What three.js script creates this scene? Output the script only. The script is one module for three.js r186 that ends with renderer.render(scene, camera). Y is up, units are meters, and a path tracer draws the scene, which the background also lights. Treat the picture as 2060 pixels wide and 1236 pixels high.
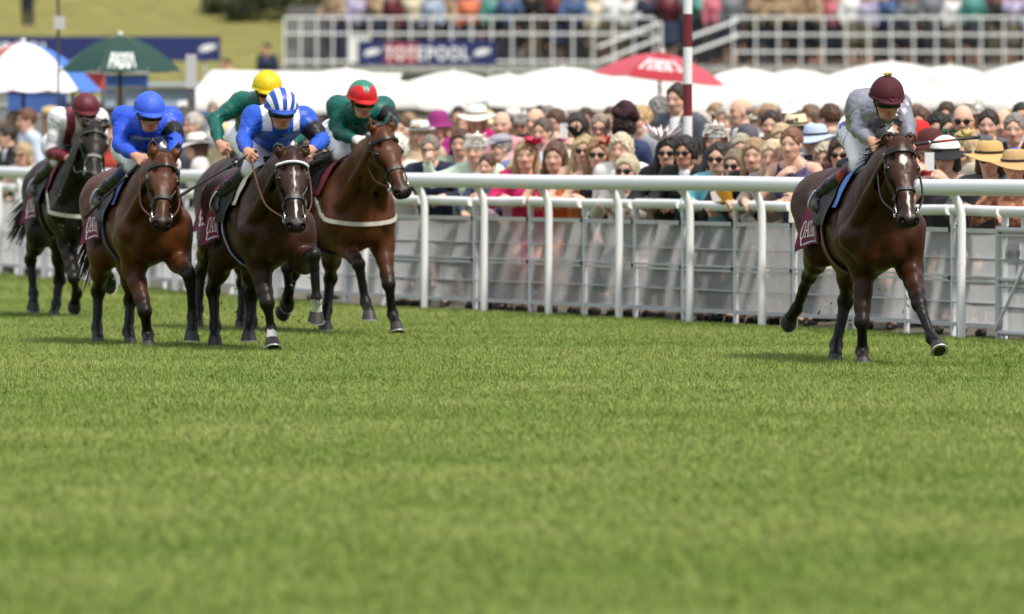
import * as THREE from 'three';
import { mergeGeometries, toCreasedNormals } from 'three/addons/utils/BufferGeometryUtils.js';
import { ImprovedNoise } from 'three/addons/math/ImprovedNoise.js';
import { FontLoader } from 'three/addons/loaders/FontLoader.js';
import { TextGeometry } from 'three/addons/geometries/TextGeometry.js';

// ---------- camera: long lens from the rail side, 1.57 m above the turf ----------
const scene = new THREE.Scene();
const camera = new THREE.PerspectiveCamera(3.9327, 2060 / 1236, 1, 1500);
camera.position.set(0, 1.57, 0);
camera.rotation.x = -Math.atan(338 / 18000);
camera.focus = 60.9;
camera.userData.fStop = 3.7;
/*VIEW*/

// ---------- sky: thin bright cloud, hazy sun ----------
{
  const w = 256, h = 128, data = new Float32Array(w * h * 4), nz = new ImprovedNoise();
  for (let j = 0; j < h; j++) for (let i = 0; i < w; i++) {
    const az = i / w * Math.PI * 2, el = (j / h - 0.5) * Math.PI, up = Math.sin(el), k = (j * w + i) * 4;
    const cx = Math.cos(az) * Math.cos(el), cz = Math.sin(az) * Math.cos(el);
    let n = 0, a = 0.5, f = 2.2;
    for (let o = 0; o < 4; o++) { n += a * nz.noise(cx * f + 7, up * f * 2 + 3, cz * f + 1); a *= 0.5; f *= 2; }
    const cl = THREE.MathUtils.clamp(0.62 + n * 0.9, 0, 1);
    // overcast dome: brightest overhead, a third as bright at the horizon, dull land below it
    const lo = THREE.MathUtils.clamp(up * 8 + 0.5, 0, 1), e = (1 + 2 * Math.max(0, up)) / 3;
    const c = [(0.56 + 0.34 * cl) * e, (0.64 + 0.29 * cl) * e, (0.80 + 0.16 * cl) * e], gnd = [0.13, 0.15, 0.08];
    for (let q = 0; q < 3; q++) data[k + q] = gnd[q] * (1 - lo) + c[q] * lo;
    data[k + 3] = 1;
  }
  const sky = new THREE.DataTexture(data, w, h, THREE.RGBAFormat, THREE.FloatType);
  sky.mapping = THREE.EquirectangularReflectionMapping;
  sky.minFilter = sky.magFilter = THREE.LinearFilter;
  sky.needsUpdate = true;
  scene.background = sky; scene.environment = sky;
  scene.backgroundIntensity = 1; scene.environmentIntensity = 1;
}
const sun = new THREE.DirectionalLight(0xfff5e8, 2.7);
sun.position.set(26, 58, -34);
sun.target.position.set(0, 0, -68);
sun.castShadow = true; sun.shadow.radius = 13; sun.shadow.mapSize.set(4096, 4096);
Object.assign(sun.shadow.camera, { left: -60, right: 60, top: 60, bottom: -60, near: 1, far: 260 });
scene.add(sun, sun.target);

const renderer = new THREE.WebGLRenderer({ antialias: true });
renderer.toneMapping = THREE.LinearToneMapping;
renderer.toneMappingExposure = 1.55;
renderer.shadowMap.enabled = true;
// ---------- helpers ----------
const V = (x, y, z) => new THREE.Vector3(x, y, z);
const A3 = (v) => [v.x, v.y, v.z];
function rng(seed) { let s = seed >>> 0; return () => { s = (s + 0x6d2b79f5) | 0; let t = Math.imul(s ^ (s >>> 15), 1 | s); t = (t + Math.imul(t ^ (t >>> 7), 61 | t)) ^ t; return ((t ^ (t >>> 14)) >>> 0) / 4294967296; }; }
const PN = new ImprovedNoise();
const noise3 = (x, y, z) => PN.noise(x, y, z);
const ridged = (x, y, z) => 1 - Math.abs(noise3(x, y, z)) * 2;
const lin = (hex) => { const c = new THREE.Color(hex); return [c.r, c.g, c.b]; };
const used = {};
function numbered(name) { const n = used[name] = (used[name] ?? -1) + 1; return n ? name + '_' + String(n).padStart(3, '0') : name; }
function tag(o, label, category, group, kind) {
  o.userData.label = label; if (category) o.userData.category = category;
  if (group) o.userData.group = group; if (kind) o.userData.kind = kind;
  return o;
}
function thing(name, label, category, group, pos = [0, 0, 0], turn = 0) {
  const g = new THREE.Group(); g.name = numbered(name); g.position.set(...pos); g.rotation.y = turn; scene.add(g);
  return tag(g, label, category, group);
}
function structure(name, geo, mat, label) { const m = part(name, geo, mat, scene); m.name = numbered(name); m.userData.kind = 'structure'; if (label) m.userData.label = label; return m; }
function part(name, geo, mat, parent) {
  const m = new THREE.Mesh(geo, mat); m.name = name; m.castShadow = m.receiveShadow = true; parent.add(m); return m;
}
function mat(color, rough = 0.7, o = {}) {
  const c = Array.isArray(color) ? new THREE.Color().setRGB(...color) : new THREE.Color(color);
  return new THREE.MeshStandardMaterial({ color: c, roughness: rough, ...o });
}
function canvasTex(w, h, draw) {
  const c = document.createElement('canvas'); c.width = w; c.height = h; const g = c.getContext('2d'); draw(g, w, h);
  const t = new THREE.CanvasTexture(c); t.colorSpace = THREE.SRGBColorSpace; t.anisotropy = 8; return t;
}
function merge(list) { return mergeGeometries(list.map((g) => { const n = g.index ? g.toNonIndexed() : g; for (const k of Object.keys(n.attributes)) if (!['position', 'normal', 'uv', 'color'].includes(k)) n.deleteAttribute(k); return n; })); }
function mergePlain(list) { return mergeGeometries(list.map((g) => { let n = g.index ? g.toNonIndexed() : g; const r = new THREE.BufferGeometry(); r.setAttribute('position', n.attributes.position); if (!n.attributes.normal) n.computeVertexNormals(); r.setAttribute('normal', n.attributes.normal); return r; })); }
function boxAt(w, h, d, x, y, z, ry = 0) { const g = new THREE.BoxGeometry(w, h, d); if (ry) g.rotateY(ry); g.translate(x, y, z); return g; }
function bar(a, b, r, seg = 8, r2 = r) {
  const A = V(...a), B = V(...b), d = B.clone().sub(A), g = new THREE.CylinderGeometry(r2, r, d.length(), seg);
  g.applyQuaternion(new THREE.Quaternion().setFromUnitVectors(V(0, 1, 0), d.clone().normalize())); g.translate(...A3(A.add(B).multiplyScalar(0.5)));
  return g;
}
function tube(pts, r, seg = 24, rs = 8, closed = false) { return new THREE.TubeGeometry(new THREE.CatmullRomCurve3(pts.map((p) => V(...p)), closed), seg, r, rs, closed); }
// a band of rectangular section through points with given outward normals
function ribbon(pts, nrm, width, thick, closed = false) {
  const n = pts.length, pos = [], idx = [];
  for (let i = 0; i < n; i++) {
    const p = V(...pts[i]), a = V(...pts[closed ? (i + n - 1) % n : Math.max(0, i - 1)]), b = V(...pts[closed ? (i + 1) % n : Math.min(n - 1, i + 1)]);
    const t = b.sub(a).normalize(), N = V(...nrm[i]).normalize(), s = t.clone().cross(N).normalize().multiplyScalar((Array.isArray(width) ? width[i] : width) / 2), T = N.multiplyScalar(thick);
    for (const q of [p.clone().sub(s), p.clone().sub(s).add(T), p.clone().add(s).add(T), p.clone().add(s)]) pos.push(q.x, q.y, q.z);
  }
  const m = closed ? n : n - 1;
  for (let i = 0; i < m; i++) { const j = (i + 1) % n; for (let k = 0; k < 4; k++) { const l = (k + 1) % 4, a = i * 4 + k, b = i * 4 + l, c = j * 4 + l, d = j * 4 + k; idx.push(a, b, c, a, c, d); } }
  if (!closed) { idx.push(0, 2, 1, 0, 3, 2); const e = (n - 1) * 4; idx.push(e, e + 1, e + 2, e, e + 2, e + 3); }
  const g = new THREE.BufferGeometry(); g.setAttribute('position', new THREE.Float32BufferAttribute(pos, 3)); g.setIndex(idx);
  const f = g.toNonIndexed(); f.computeVertexNormals(); return f;
}

// ---------- distance fields and their meshing (surface nets) ----------
class Field {
  constructor() { this.p = []; this.disp = null; }
  // tapered capsule; w squeezes it along the side axis s
  cap(a, b, ra, rb, o = {}) {
    const k = o.k ?? 0.05, w = o.w ?? 1, s = o.s ?? [1, 0, 0], f = 1 / w - 1, lip = Math.sqrt(Math.min(1, w));
    const [ax, ay, az] = a, [sx, sy, sz] = s; let bx = b[0] - ax, by = b[1] - ay, bz = b[2] - az;
    const q = (bx * sx + by * sy + bz * sz) * f; bx += sx * q; by += sy * q; bz += sz * q;
    const bb = bx * bx + by * by + bz * bz || 1e-9, R = Math.max(ra, rb) * Math.max(1, w) + 0.02;
    const d = (x, y, z) => {
      let px = x - ax, py = y - ay, pz = z - az;
      if (f) { const t = (px * sx + py * sy + pz * sz) * f; px += sx * t; py += sy * t; pz += sz * t; }
      let t = (px * bx + py * by + pz * bz) / bb; t = t < 0 ? 0 : t > 1 ? 1 : t;
      px -= bx * t; py -= by * t; pz -= bz * t;
      return (Math.sqrt(px * px + py * py + pz * pz) - (ra + (rb - ra) * t)) * lip;
    };
    this.p.push({ d, k, c: o.c, neg: o.neg, bb: [0, 1, 2].map((i) => [Math.min(a[i], b[i]) - R, Math.max(a[i], b[i]) + R]) });
    return this;
  }
  // ellipsoid with radii r in a frame of unit axes m (default world axes)
  ell(c, r, o = {}) {
    const k = o.k ?? 0.05, m = o.m ?? [[1, 0, 0], [0, 1, 0], [0, 0, 1]], [cx, cy, cz] = c, R = Math.max(...r) + 0.02;
    const d = (x, y, z) => {
      const px = x - cx, py = y - cy, pz = z - cz;
      const u = (px * m[0][0] + py * m[0][1] + pz * m[0][2]) / r[0], v = (px * m[1][0] + py * m[1][1] + pz * m[1][2]) / r[1], t = (px * m[2][0] + py * m[2][1] + pz * m[2][2]) / r[2];
      const k0 = Math.sqrt(u * u + v * v + t * t), k1 = Math.sqrt(u * u / (r[0] * r[0]) + v * v / (r[1] * r[1]) + t * t / (r[2] * r[2]));
      return k1 < 1e-6 ? -Math.min(...r) : k0 * (k0 - 1) / k1;
    };
    this.p.push({ d, k, c: o.c, neg: o.neg, bb: [0, 1, 2].map((i) => [c[i] - R, c[i] + R]) });
    return this;
  }
  static ev(list, x, y, z) {
    let d = 1e3;
    for (let i = 0; i < list.length; i++) {
      const q = list[i], e = q.d(x, y, z), k = q.k;
      if (q.neg) { const n = -e, h = Math.max(k - Math.abs(d - n), 0) / k; d = Math.max(d, n) + h * h * k * 0.25; }
      else { const h = Math.max(k - Math.abs(d - e), 0) / k; d = Math.min(d, e) - h * h * k * 0.25; }
    }
    return d;
  }
  at(x, y, z) { return Field.ev(this.p, x, y, z) + (this.disp ? this.disp(x, y, z) : 0); }
  grad(x, y, z, e = 0.006) { const g = V(this.at(x + e, y, z) - this.at(x - e, y, z), this.at(x, y + e, z) - this.at(x, y - e, z), this.at(x, y, z + e) - this.at(x, y, z - e)); return A3(g.normalize()); }
  // from a point inside, outward along dir, to the surface plus off
  cast(o, dir, off = 0, max = 1.2) {
    let lo = 0, hi = max; const f = (t) => this.at(o[0] + dir[0] * t, o[1] + dir[1] * t, o[2] + dir[2] * t) - off;
    let t = 0; for (; t < max; t += 0.02) if (f(t) > 0) { hi = t; lo = Math.max(0, t - 0.02); break; }
    for (let i = 0; i < 14; i++) { const m = (lo + hi) / 2; if (f(m) > 0) hi = m; else lo = m; }
    return [o[0] + dir[0] * hi, o[1] + dir[1] * hi, o[2] + dir[2] * hi];
  }
  color(x, y, z, soft = 0.012) {
    let r = 0, g = 0, b = 0, w = 1e-30, best = 1e9; const ds = [];
    for (const q of this.p) { if (!q.c || q.neg) continue; const e = q.d(x, y, z); ds.push([e, q.c]); if (e < best) best = e; }
    for (const [e, c] of ds) { const u = Math.exp(-(e - best) / soft); w += u; r += c[0] * u; g += c[1] * u; b += c[2] * u; }
    return [r / w, g / w, b / w];
  }
  mesh(cell, o = {}) {
    const lo = [0, 1, 2].map((i) => Math.min(...this.p.filter((q) => !q.neg).map((q) => q.bb[i][0])) - 2 * cell), hi = [0, 1, 2].map((i) => Math.max(...this.p.filter((q) => !q.neg).map((q) => q.bb[i][1])) + 2 * cell);
    const B = 6, n = [0, 1, 2].map((i) => Math.ceil((hi[i] - lo[i]) / cell / B) * B), [nx, ny, nz] = n, val = new Float32Array(nx * ny * nz);
    const half = B * cell / 2, diag = half * Math.sqrt(3) * 1.25, dp = this.disp;
    for (let bz = 0; bz < nz; bz += B) for (let by = 0; by < ny; by += B) for (let bx = 0; bx < nx; bx += B) {
      const cx = lo[0] + (bx + B / 2 - 0.5) * cell, cy = lo[1] + (by + B / 2 - 0.5) * cell, cz = lo[2] + (bz + B / 2 - 0.5) * cell;
      let d = Field.ev(this.p, cx, cy, cz); const active = Math.abs(d) < diag * 1.5 + 0.02; let list = this.p;
      if (active) { const lim = diag * 2.6 + 0.03; list = this.p.filter((q) => q.d(cx, cy, cz) < lim + q.k + Math.max(0, d)); }
      for (let z = bz; z < bz + B; z++) for (let y = by; y < by + B; y++) for (let x = bx; x < bx + B; x++) {
        if (active) { const X = lo[0] + x * cell, Y = lo[1] + y * cell, Z = lo[2] + z * cell; d = Field.ev(list, X, Y, Z); if (dp && Math.abs(d) < 0.05) d += dp(X, Y, Z); }
        val[x + nx * (y + ny * z)] = d;
      }
    }
    const vi = new Int32Array(nx * ny * nz).fill(-1), pos = [], idx = [], sy = nx, sz = nx * ny;
    const off = [0, 1, sy, sy + 1, sz, sz + 1, sz + sy, sz + sy + 1], E = [[0, 1], [2, 3], [4, 5], [6, 7], [0, 2], [1, 3], [4, 6], [5, 7], [0, 4], [1, 5], [2, 6], [3, 7]];
    for (let z = 0; z < nz - 1; z++) for (let y = 0; y < ny - 1; y++) for (let x = 0; x < nx - 1; x++) {
      const i = x + sy * y + sz * z; let m = 0; for (let k = 0; k < 8; k++) if (val[i + off[k]] < 0) m |= 1 << k;
      if (m === 0 || m === 255) continue;
      let px = 0, py = 0, pz = 0, c = 0;
      for (const [a, b] of E) {
        if (((m >> a) & 1) === ((m >> b) & 1)) continue;
        const va = val[i + off[a]], vb = val[i + off[b]], t = va / (va - vb);
        px += (a & 1) + ((b & 1) - (a & 1)) * t; py += ((a >> 1) & 1) + (((b >> 1) & 1) - ((a >> 1) & 1)) * t; pz += (a >> 2) + ((b >> 2) - (a >> 2)) * t; c++;
      }
      vi[i] = pos.length / 3; pos.push(lo[0] + (x + px / c) * cell, lo[1] + (y + py / c) * cell, lo[2] + (z + pz / c) * cell);
    }
    const quad = (a, b, c, d, flip) => { if (a < 0 || b < 0 || c < 0 || d < 0) return; if (flip) idx.push(a, c, b, a, d, c); else idx.push(a, b, c, a, c, d); };
    for (let z = 1; z < nz - 1; z++) for (let y = 1; y < ny - 1; y++) for (let x = 1; x < nx - 1; x++) {
      const i = x + sy * y + sz * z, s = val[i] < 0;
      if (s !== (val[i + 1] < 0)) quad(vi[i - sy - sz], vi[i - sz], vi[i], vi[i - sy], !s);
      if (s !== (val[i + sy] < 0)) quad(vi[i - 1 - sz], vi[i - 1], vi[i], vi[i - sz], !s);
      if (s !== (val[i + sz] < 0)) quad(vi[i - 1 - sy], vi[i - sy], vi[i], vi[i - 1], !s);
    }
    const g = new THREE.BufferGeometry(); g.setAttribute('position', new THREE.Float32BufferAttribute(pos, 3)); g.setIndex(idx); g.computeVertexNormals();
    if (o.color !== false) {
      const col = new Float32Array(pos.length);
      for (let i = 0; i < pos.length; i += 3) { let c = this.color(pos[i], pos[i + 1], pos[i + 2], o.soft); if (o.paint) c = o.paint(pos[i], pos[i + 1], pos[i + 2], c) ?? c; col[i] = c[0]; col[i + 1] = c[1]; col[i + 2] = c[2]; }
      g.setAttribute('color', new THREE.BufferAttribute(col, 3));
    }
    return g;
  }
}
const joinIndexed = (list) => mergeGeometries(list);
const lerp3 = (a, b, t) => [a[0] + (b[0] - a[0]) * t, a[1] + (b[1] - a[1]) * t, a[2] + (b[2] - a[2]) * t];
const add3 = (a, b) => [a[0] + b[0], a[1] + b[1], a[2] + b[2]], mul3 = (a, s) => [a[0] * s, a[1] * s, a[2] * s], sub3 = (a, b) => [a[0] - b[0], a[1] - b[1], a[2] - b[2]];
const len3 = (a) => Math.hypot(...a), norm3 = (a) => mul3(a, 1 / (len3(a) || 1)), dot3 = (a, b) => a[0] * b[0] + a[1] * b[1] + a[2] * b[2];
const cross3 = (a, b) => [a[1] * b[2] - a[2] * b[1], a[2] * b[0] - a[0] * b[2], a[0] * b[1] - a[1] * b[0]];
// frame with origin o: z along dir, y as near as possible to up
function frame(o, dir, up = [0, 1, 0]) { const z = norm3(dir), x = norm3(cross3(up, z)), y = cross3(z, x); const f = (a, b, c) => [o[0] + x[0] * a + y[0] * b + z[0] * c, o[1] + x[1] * a + y[1] * b + z[1] * c, o[2] + x[2] * a + y[2] * b + z[2] * c]; f.x = x; f.y = y; f.z = z; f.o = o; f.inv = (p) => { const q = sub3(p, o); return [dot3(q, x), dot3(q, y), dot3(q, z)]; }; f.m = [x, y, z]; return f; }
// ---------- course line (x, distance) of the running rail, turf, spectators' ground ----------
const RAIL = [[6.6, 59.0], [5.4, 62.9], [4.4, 66.2], [3.478, 69.1], [2.68, 72.0], [2.065, 73.6], [1.479, 75.1], [0.91, 76.8], [0.318, 78.4], [-0.234, 79.7], [-0.796, 81.0], [-1.5, 83.0], [-2.5, 86.6], [-4.0, 93.2], [-5.5, 100.2], [-7.2, 108.5], [-9.2, 119], [-12, 134]];
const railCurve = new THREE.CatmullRomCurve3(RAIL.map(([x, d]) => V(x, 0, -d)), false, 'centripetal');
const railLen = railCurve.getLength();
const RT = []; { const N = 900; for (let i = 0; i <= N; i++) { const p = railCurve.getPointAt(i / N), t = railCurve.getTangentAt(i / N); RT.push({ u: i / N, x: p.x, z: p.z, nx: -t.z * -1, nz: -t.x }); } }
// unit normal towards the course (left of the line, towards the camera side)
function railAt(u) { const p = railCurve.getPointAt(u), t = railCurve.getTangentAt(u); let n = V(t.z, 0, -t.x); if (n.x > 0) n.negate(); return { p, t, n, ry: Math.atan2(-t.z, t.x) }; }
function railU(x) { let b = 0, bd = 1e9; for (const r of RT) { const e = Math.abs(r.x - x); if (e < bd) { bd = e; b = r.u; } } return b; }
function railXAtD(d) { let b = RT[0]; for (const r of RT) if (Math.abs(-r.z - d) < Math.abs(-b.z - d)) b = r; return b.x; }

// the turf sheet reaches the horizon
{
  const tex = canvasTex(1024, 1024, (g, w, h) => {
    const id = g.createImageData(w, h), a = id.data;
    for (let y = 0; y < h; y++) for (let x = 0; x < w; x++) { const n = noise3(x / 90, y / 90, 1) * 0.5 + noise3(x / 21, y / 21, 5) * 0.3 + noise3(x / 5, y / 5, 9) * 0.35, k = (y * w + x) * 4; a[k] = 84 + n * 26; a[k + 1] = 100 + n * 24; a[k + 2] = 34 + n * 16; a[k + 3] = 255; }
    g.putImageData(id, 0, 0);
  });
  tex.wrapS = tex.wrapT = THREE.RepeatWrapping; tex.repeat.set(140, 140);
  const pl = new THREE.PlaneGeometry(900, 900); pl.rotateX(-Math.PI / 2); pl.translate(0, 0, -300);
  structure('turf', pl, new THREE.MeshStandardMaterial({ map: tex, roughness: 0.95 }), 'green turf of the racecourse');
}
// grass blades on the course, real geometry, denser than one can count
{
  const R = rng(41), tuft = (n, seed) => {
    const r = rng(seed), pos = [], idx = [];
    for (let i = 0; i < n; i++) {
      const bx = (r() - 0.5) * 0.15, bz = (r() - 0.5) * 0.15, a = r() * 6.283, hh = 0.030 + r() * 0.032, w = 0.0013 + r() * 0.0012, lean = (0.1 + r() * 0.9) * hh * (r() < 0.3 ? 1.3 : 0.7), dx = Math.cos(a), dz = Math.sin(a), sx = -dz, sz = dx, b = pos.length / 3;
      pos.push(bx - sx * w, 0, bz - sz * w, bx + sx * w, 0, bz + sz * w, bx + dx * lean * 0.35 - sx * w * 0.8, hh * 0.62, bz + dz * lean * 0.35 - sz * w * 0.8, bx + dx * lean * 0.35 + sx * w * 0.8, hh * 0.62, bz + dz * lean * 0.35 + sz * w * 0.8, bx + dx * lean, hh * (1 - 0.25 * (lean / hh)), bz + dz * lean);
      idx.push(b, b + 1, b + 3, b, b + 3, b + 2, b + 2, b + 3, b + 4);
    }
    const g = new THREE.BufferGeometry(); g.setAttribute('position', new THREE.Float32BufferAttribute(pos, 3)); g.setIndex(idx); g.computeVertexNormals(); return g;
  };
  const spots = [];
  for (let d = 25; d < 112; d += 0.070) {
    const x0 = -(0.0573 * d + 1.9), rx = railXAtD(d) + 0.12, x1 = Math.min(0.0573 * d + 1.9, rx);
    const step = d > 88 ? 0.10 : 0.066;
    for (let x = x0; x < x1; x += step) spots.push([x + (R() - 0.5) * 0.06, d + (R() - 0.5) * 0.07]);
  }
  const m4 = new THREE.Matrix4(), q = new THREE.Quaternion(), up = V(0, 1, 0), col = new THREE.Color();
  const gm = new THREE.MeshPhysicalMaterial({ color: 0xffffff, roughness: 0.55, specularIntensity: 0.35, side: THREE.DoubleSide });
  const sets = [tuft(34, 1), tuft(32, 2), tuft(36, 3)], lists = [[], [], []];
  spots.forEach((s) => lists[Math.floor(R() * 3)].push(s));
  lists.forEach((L, k) => {
    const im = new THREE.InstancedMesh(sets[k], gm, L.length); im.name = numbered('grass'); im.castShadow = im.receiveShadow = true;
    L.forEach(([x, d], i) => {
      // swards of differing length and tone: trampled tracks along the course, fresher patches
const big = noise3(x * 0.10 + 4, d * 0.21, 2), med = noise3(x * 0.35, d * 0.55, 7), fine = noise3(x * 1.7, d * 1.2, 4), hh = 0.98 + 0.16 * big + 0.18 * med + 0.14 * fine + (R() - 0.5) * 0.40;
      q.setFromAxisAngle(up, R() * 6.283); m4.compose(V(x, 0, -d), q, V(1, Math.max(0.5, hh), 1)); im.setMatrixAt(i, m4);
      const y = THREE.MathUtils.clamp(0.50 + 0.50 * big + 0.55 * med + 0.36 * fine + (R() - 0.5) * 0.50, 0, 1), w = R() < 0.10 ? 1 : 0;
      col.setRGB(0.148 + 0.138 * y + w * 0.09, 0.230 + 0.118 * y + w * 0.06, 0.032 + 0.060 * y + w * 0.06); im.setColorAt(i, col);
    });
    im.userData.kind = 'stuff'; im.userData.label = 'short green grass of the race track'; scene.add(im);
  });
}
// spectators' enclosure: trodden ground that climbs gently away from the fence
const slopeY = (perp) => perp < 0.5 ? 0 : Math.min((perp - 0.5) * 0.07, 0.22);
{
  const U = 60, K = 14, pos = [], uv = [], idx = [];
  for (let i = 0; i <= U; i++) for (let k = 0; k <= K; k++) { const { p, n } = railAt(i / U), w = k < 2 ? 0.06 + k * 0.44 : 0.5 + (k - 1) * 2.6, q = p.clone().addScaledVector(n, -w); pos.push(q.x, 0.006 + slopeY(w), q.z); uv.push(i / U * railLen / 3, w / 3); }
  for (let i = 0; i < U; i++) for (let k = 0; k < K; k++) { const a = i * (K + 1) + k, b = a + 1, c = a + K + 1, d = c + 1; idx.push(a, b, d, a, d, c); }
  const g = new THREE.BufferGeometry(); g.setAttribute('position', new THREE.Float32BufferAttribute(pos, 3)); g.setAttribute('uv', new THREE.Float32BufferAttribute(uv, 2)); g.setIndex(idx); g.computeVertexNormals();
  const tex = canvasTex(512, 512, (c, w, h) => { const id = c.createImageData(w, h), a = id.data; for (let y = 0; y < h; y++) for (let x = 0; x < w; x++) { const n = noise3(x / 40, y / 40, 3) * 0.5 + noise3(x / 6, y / 6, 5) * 0.5, k = (y * w + x) * 4; a[k] = 92 + n * 34; a[k + 1] = 88 + n * 30; a[k + 2] = 74 + n * 26; a[k + 3] = 255; } c.putImageData(id, 0, 0); }); tex.wrapS = tex.wrapT = THREE.RepeatWrapping;
  structure('enclosure_ground', g, new THREE.MeshStandardMaterial({ map: tex, roughness: 0.95, side: THREE.DoubleSide }), 'trodden ground behind the spectators\' fence');
}
// ---------- running rail and spectators' fence ----------
const PLASTIC = new THREE.MeshPhysicalMaterial({ color: new THREE.Color(0.86, 0.87, 0.88), roughness: 0.38, specularIntensity: 0.5 });
const PLASTIC2 = new THREE.MeshPhysicalMaterial({ color: new THREE.Color(0.78, 0.80, 0.84), roughness: 0.45, specularIntensity: 0.4 });
const GALV = mat([0.56, 0.57, 0.59], 0.5), DARKBOLT = mat([0.03, 0.03, 0.03], 0.6);
{
  const rail = thing('running_rail', 'white plastic running rail on swan necked posts along the course', 'rail');
  const off = 0.085, H = 1.197;
  // sections of tube, butted with a sleeve
  const segs = 13; for (let s = 0; s < segs; s++) {
    const u0 = s / segs, u1 = (s + 1) / segs, pts = []; for (let i = 0; i <= 8; i++) { const { p, n } = railAt(u0 + (u1 - u0) * i / 8); pts.push(V(p.x + n.x * off, H + 0.004 * Math.sin(s * 5.1 + i * 0.7), p.z + n.z * off)); }
    const c = new THREE.CatmullRomCurve3(pts), g = new THREE.TubeGeometry(c, 24, 0.0625, 20); part('rail_section', g, PLASTIC, rail);
    const { p, n, t } = railAt(u1); const a = V(p.x + n.x * off, H, p.z + n.z * off); part('rail_joint', bar(A3(a.clone().addScaledVector(t, -0.012)), A3(a.clone().addScaledVector(t, 0.012)), 0.0645, 20), PLASTIC2, rail);
  }
  const xs = [6.1, 4.75, 4.1, 3.478, 2.68, 2.065, 1.479, 0.91, 0.318, -0.234, -0.796]; let us = xs.map(railU), u = us[us.length - 1];
  const u41 = railU(-5.5), nb = Math.round((u41 - u) * railLen / 1.72), du = (u41 - u) / nb; for (let i = 1; i < nb + 14; i++) us.push(u + du * i);
  for (const v of us) {
    if (v > 1) continue; const { p, n } = railAt(v), P = (o, y) => [p.x + n.x * o, y, p.z + n.z * o];
    part('post', tube([P(0, -0.05), P(0, 0.5), P(0, 0.92), P(0.006, 1.0), P(0.03, 1.08), P(0.085, 1.16)], 0.033, 26, 14), PLASTIC, rail);
  }
}
{
  const fence = thing('spectator_fence', 'white and grey spectators\' fence of wire panels just behind the running rail', 'fence');
  const off = -0.20, at = (u, o, y) => { const { p, n } = railAt(u); return [p.x + n.x * (off + o), y, p.z + n.z * (off + o)]; };
  const uEnd = railU(3.60), bay = 1.235 / railLen, wireG = [];
  const seat = [];
  for (let u = uEnd, b = 0; u < 0.99; u += bay, b++) {
    const u1 = Math.min(u + bay, 1), { ry } = railAt((u + u1) / 2);
    part('fence_post', bar(at(u, 0, -0.03), at(u, 0, 0.985), 0.024, 10), PLASTIC2, fence);
    // padded top tube, its ends slightly stepped from bay to bay
    const g = bar(at(u + bay * 0.05, 0.01, 1.012 + 0.006 * Math.sin(b * 2.3)), at(u1 - bay * 0.03, 0.01, 1.012 + 0.006 * Math.sin(b * 3.1 + 1)), 0.042, 16); part('top_rail', g, PLASTIC, fence);
    part('top_bracket', bar(at(u, 0.0, 0.90), at(u, 0.0, 0.985), 0.03, 10), PLASTIC2, fence);
    for (const [y, hh, n] of [[0.86, 0.034, 'frame_bar'], [0.645, 0.010, 'cross_bar'], [0.503, 0.018, 'frame_bar'], [0.466, 0.018, 'frame_bar'], [0.30, 0.010, 'cross_bar'], [0.125, 0.034, 'frame_bar']]) {
      const a = at(u + bay * 0.02, 0.012, y), c = at(u1 - bay * 0.02, 0.012, y), L = Math.hypot(c[0] - a[0], c[2] - a[2]); const m = boxAt(L, hh, 0.022, (a[0] + c[0]) / 2, y, (a[2] + c[2]) / 2, Math.atan2(-(c[2] - a[2]), c[0] - a[0])); part(n, m, GALV, fence);
    }
    for (const y of [0.86, 0.485]) { const a = at(u + bay * 0.012, 0.03, y); part('bolt', boxAt(0.02, 0.035, 0.02, ...a), DARKBOLT, fence); }
    const wires = []; const nW = 74; for (let i = 1; i < nW; i++) { const q = u + (u1 - u) * (0.02 + 0.96 * i / nW), a = at(q, 0, 0.14); wires.push(boxAt(0.0030, 0.71, 0.0030, a[0], 0.495, a[2], ry)); }
    const w = part('wire_mesh', merge(wires), GALV, fence); w.userData.kind = 'stuff';
  }
  // gate at the near end
  const gate = thing('steel_gate', 'grey double steel gate with diagonal braces and a lock plate', 'gate');
  const leaf = (ua, ub, up) => {
    part('gate_post', bar(at(ua, 0.02, 0.02), at(ua, 0.02, 0.90), 0.026, 8), GALV, gate); part('gate_post', bar(at(ub, 0.02, 0.02), at(ub, 0.02, 0.90), 0.026, 8), GALV, gate);
    for (const [y, r] of [[0.87, 0.024], [0.83, 0.012], [0.645, 0.009], [0.49, 0.020], [0.44, 0.012], [0.28, 0.009], [0.08, 0.024]]) part('cross_bar', bar(at(ua, 0.02, y), at(ub, 0.02, y), r, 8), GALV, gate);
    part('brace', bar(at(ua, 0.045, up ? 0.10 : 0.85), at(ub, 0.045, up ? 0.85 : 0.10), 0.014, 8), PLASTIC2, gate);
    const ws = [], n = 74; for (let i = 1; i < n; i++) { const q = at(ua + (ub - ua) * i / n, 0.02, 0); ws.push(boxAt(0.0035, 0.78, 0.0035, q[0], 0.475, q[2])); } part('wire_mesh', merge(ws), GALV, gate).userData.kind = 'stuff';
  };
  const g0 = railU(3.58), g1 = railU(3.86), g2 = railU(4.55), g3 = railU(5.3);
  leaf(g1, g0, false); leaf(g2, g1 - 0.0012, true); leaf(g3, g2 - 0.0012, false);
  const lk = at(railU(3.70), 0.06, 0.70); part('lock_plate', boxAt(0.13, 0.15, 0.02, ...lk), mat([0.5, 0.5, 0.5], 0.5), gate); for (const s of [-1, 1]) part('lock_knob', boxAt(0.028, 0.035, 0.05, lk[0] + s * 0.035, lk[1], lk[2] + 0.03), mat([0.25, 0.25, 0.25], 0.4), gate);
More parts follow.
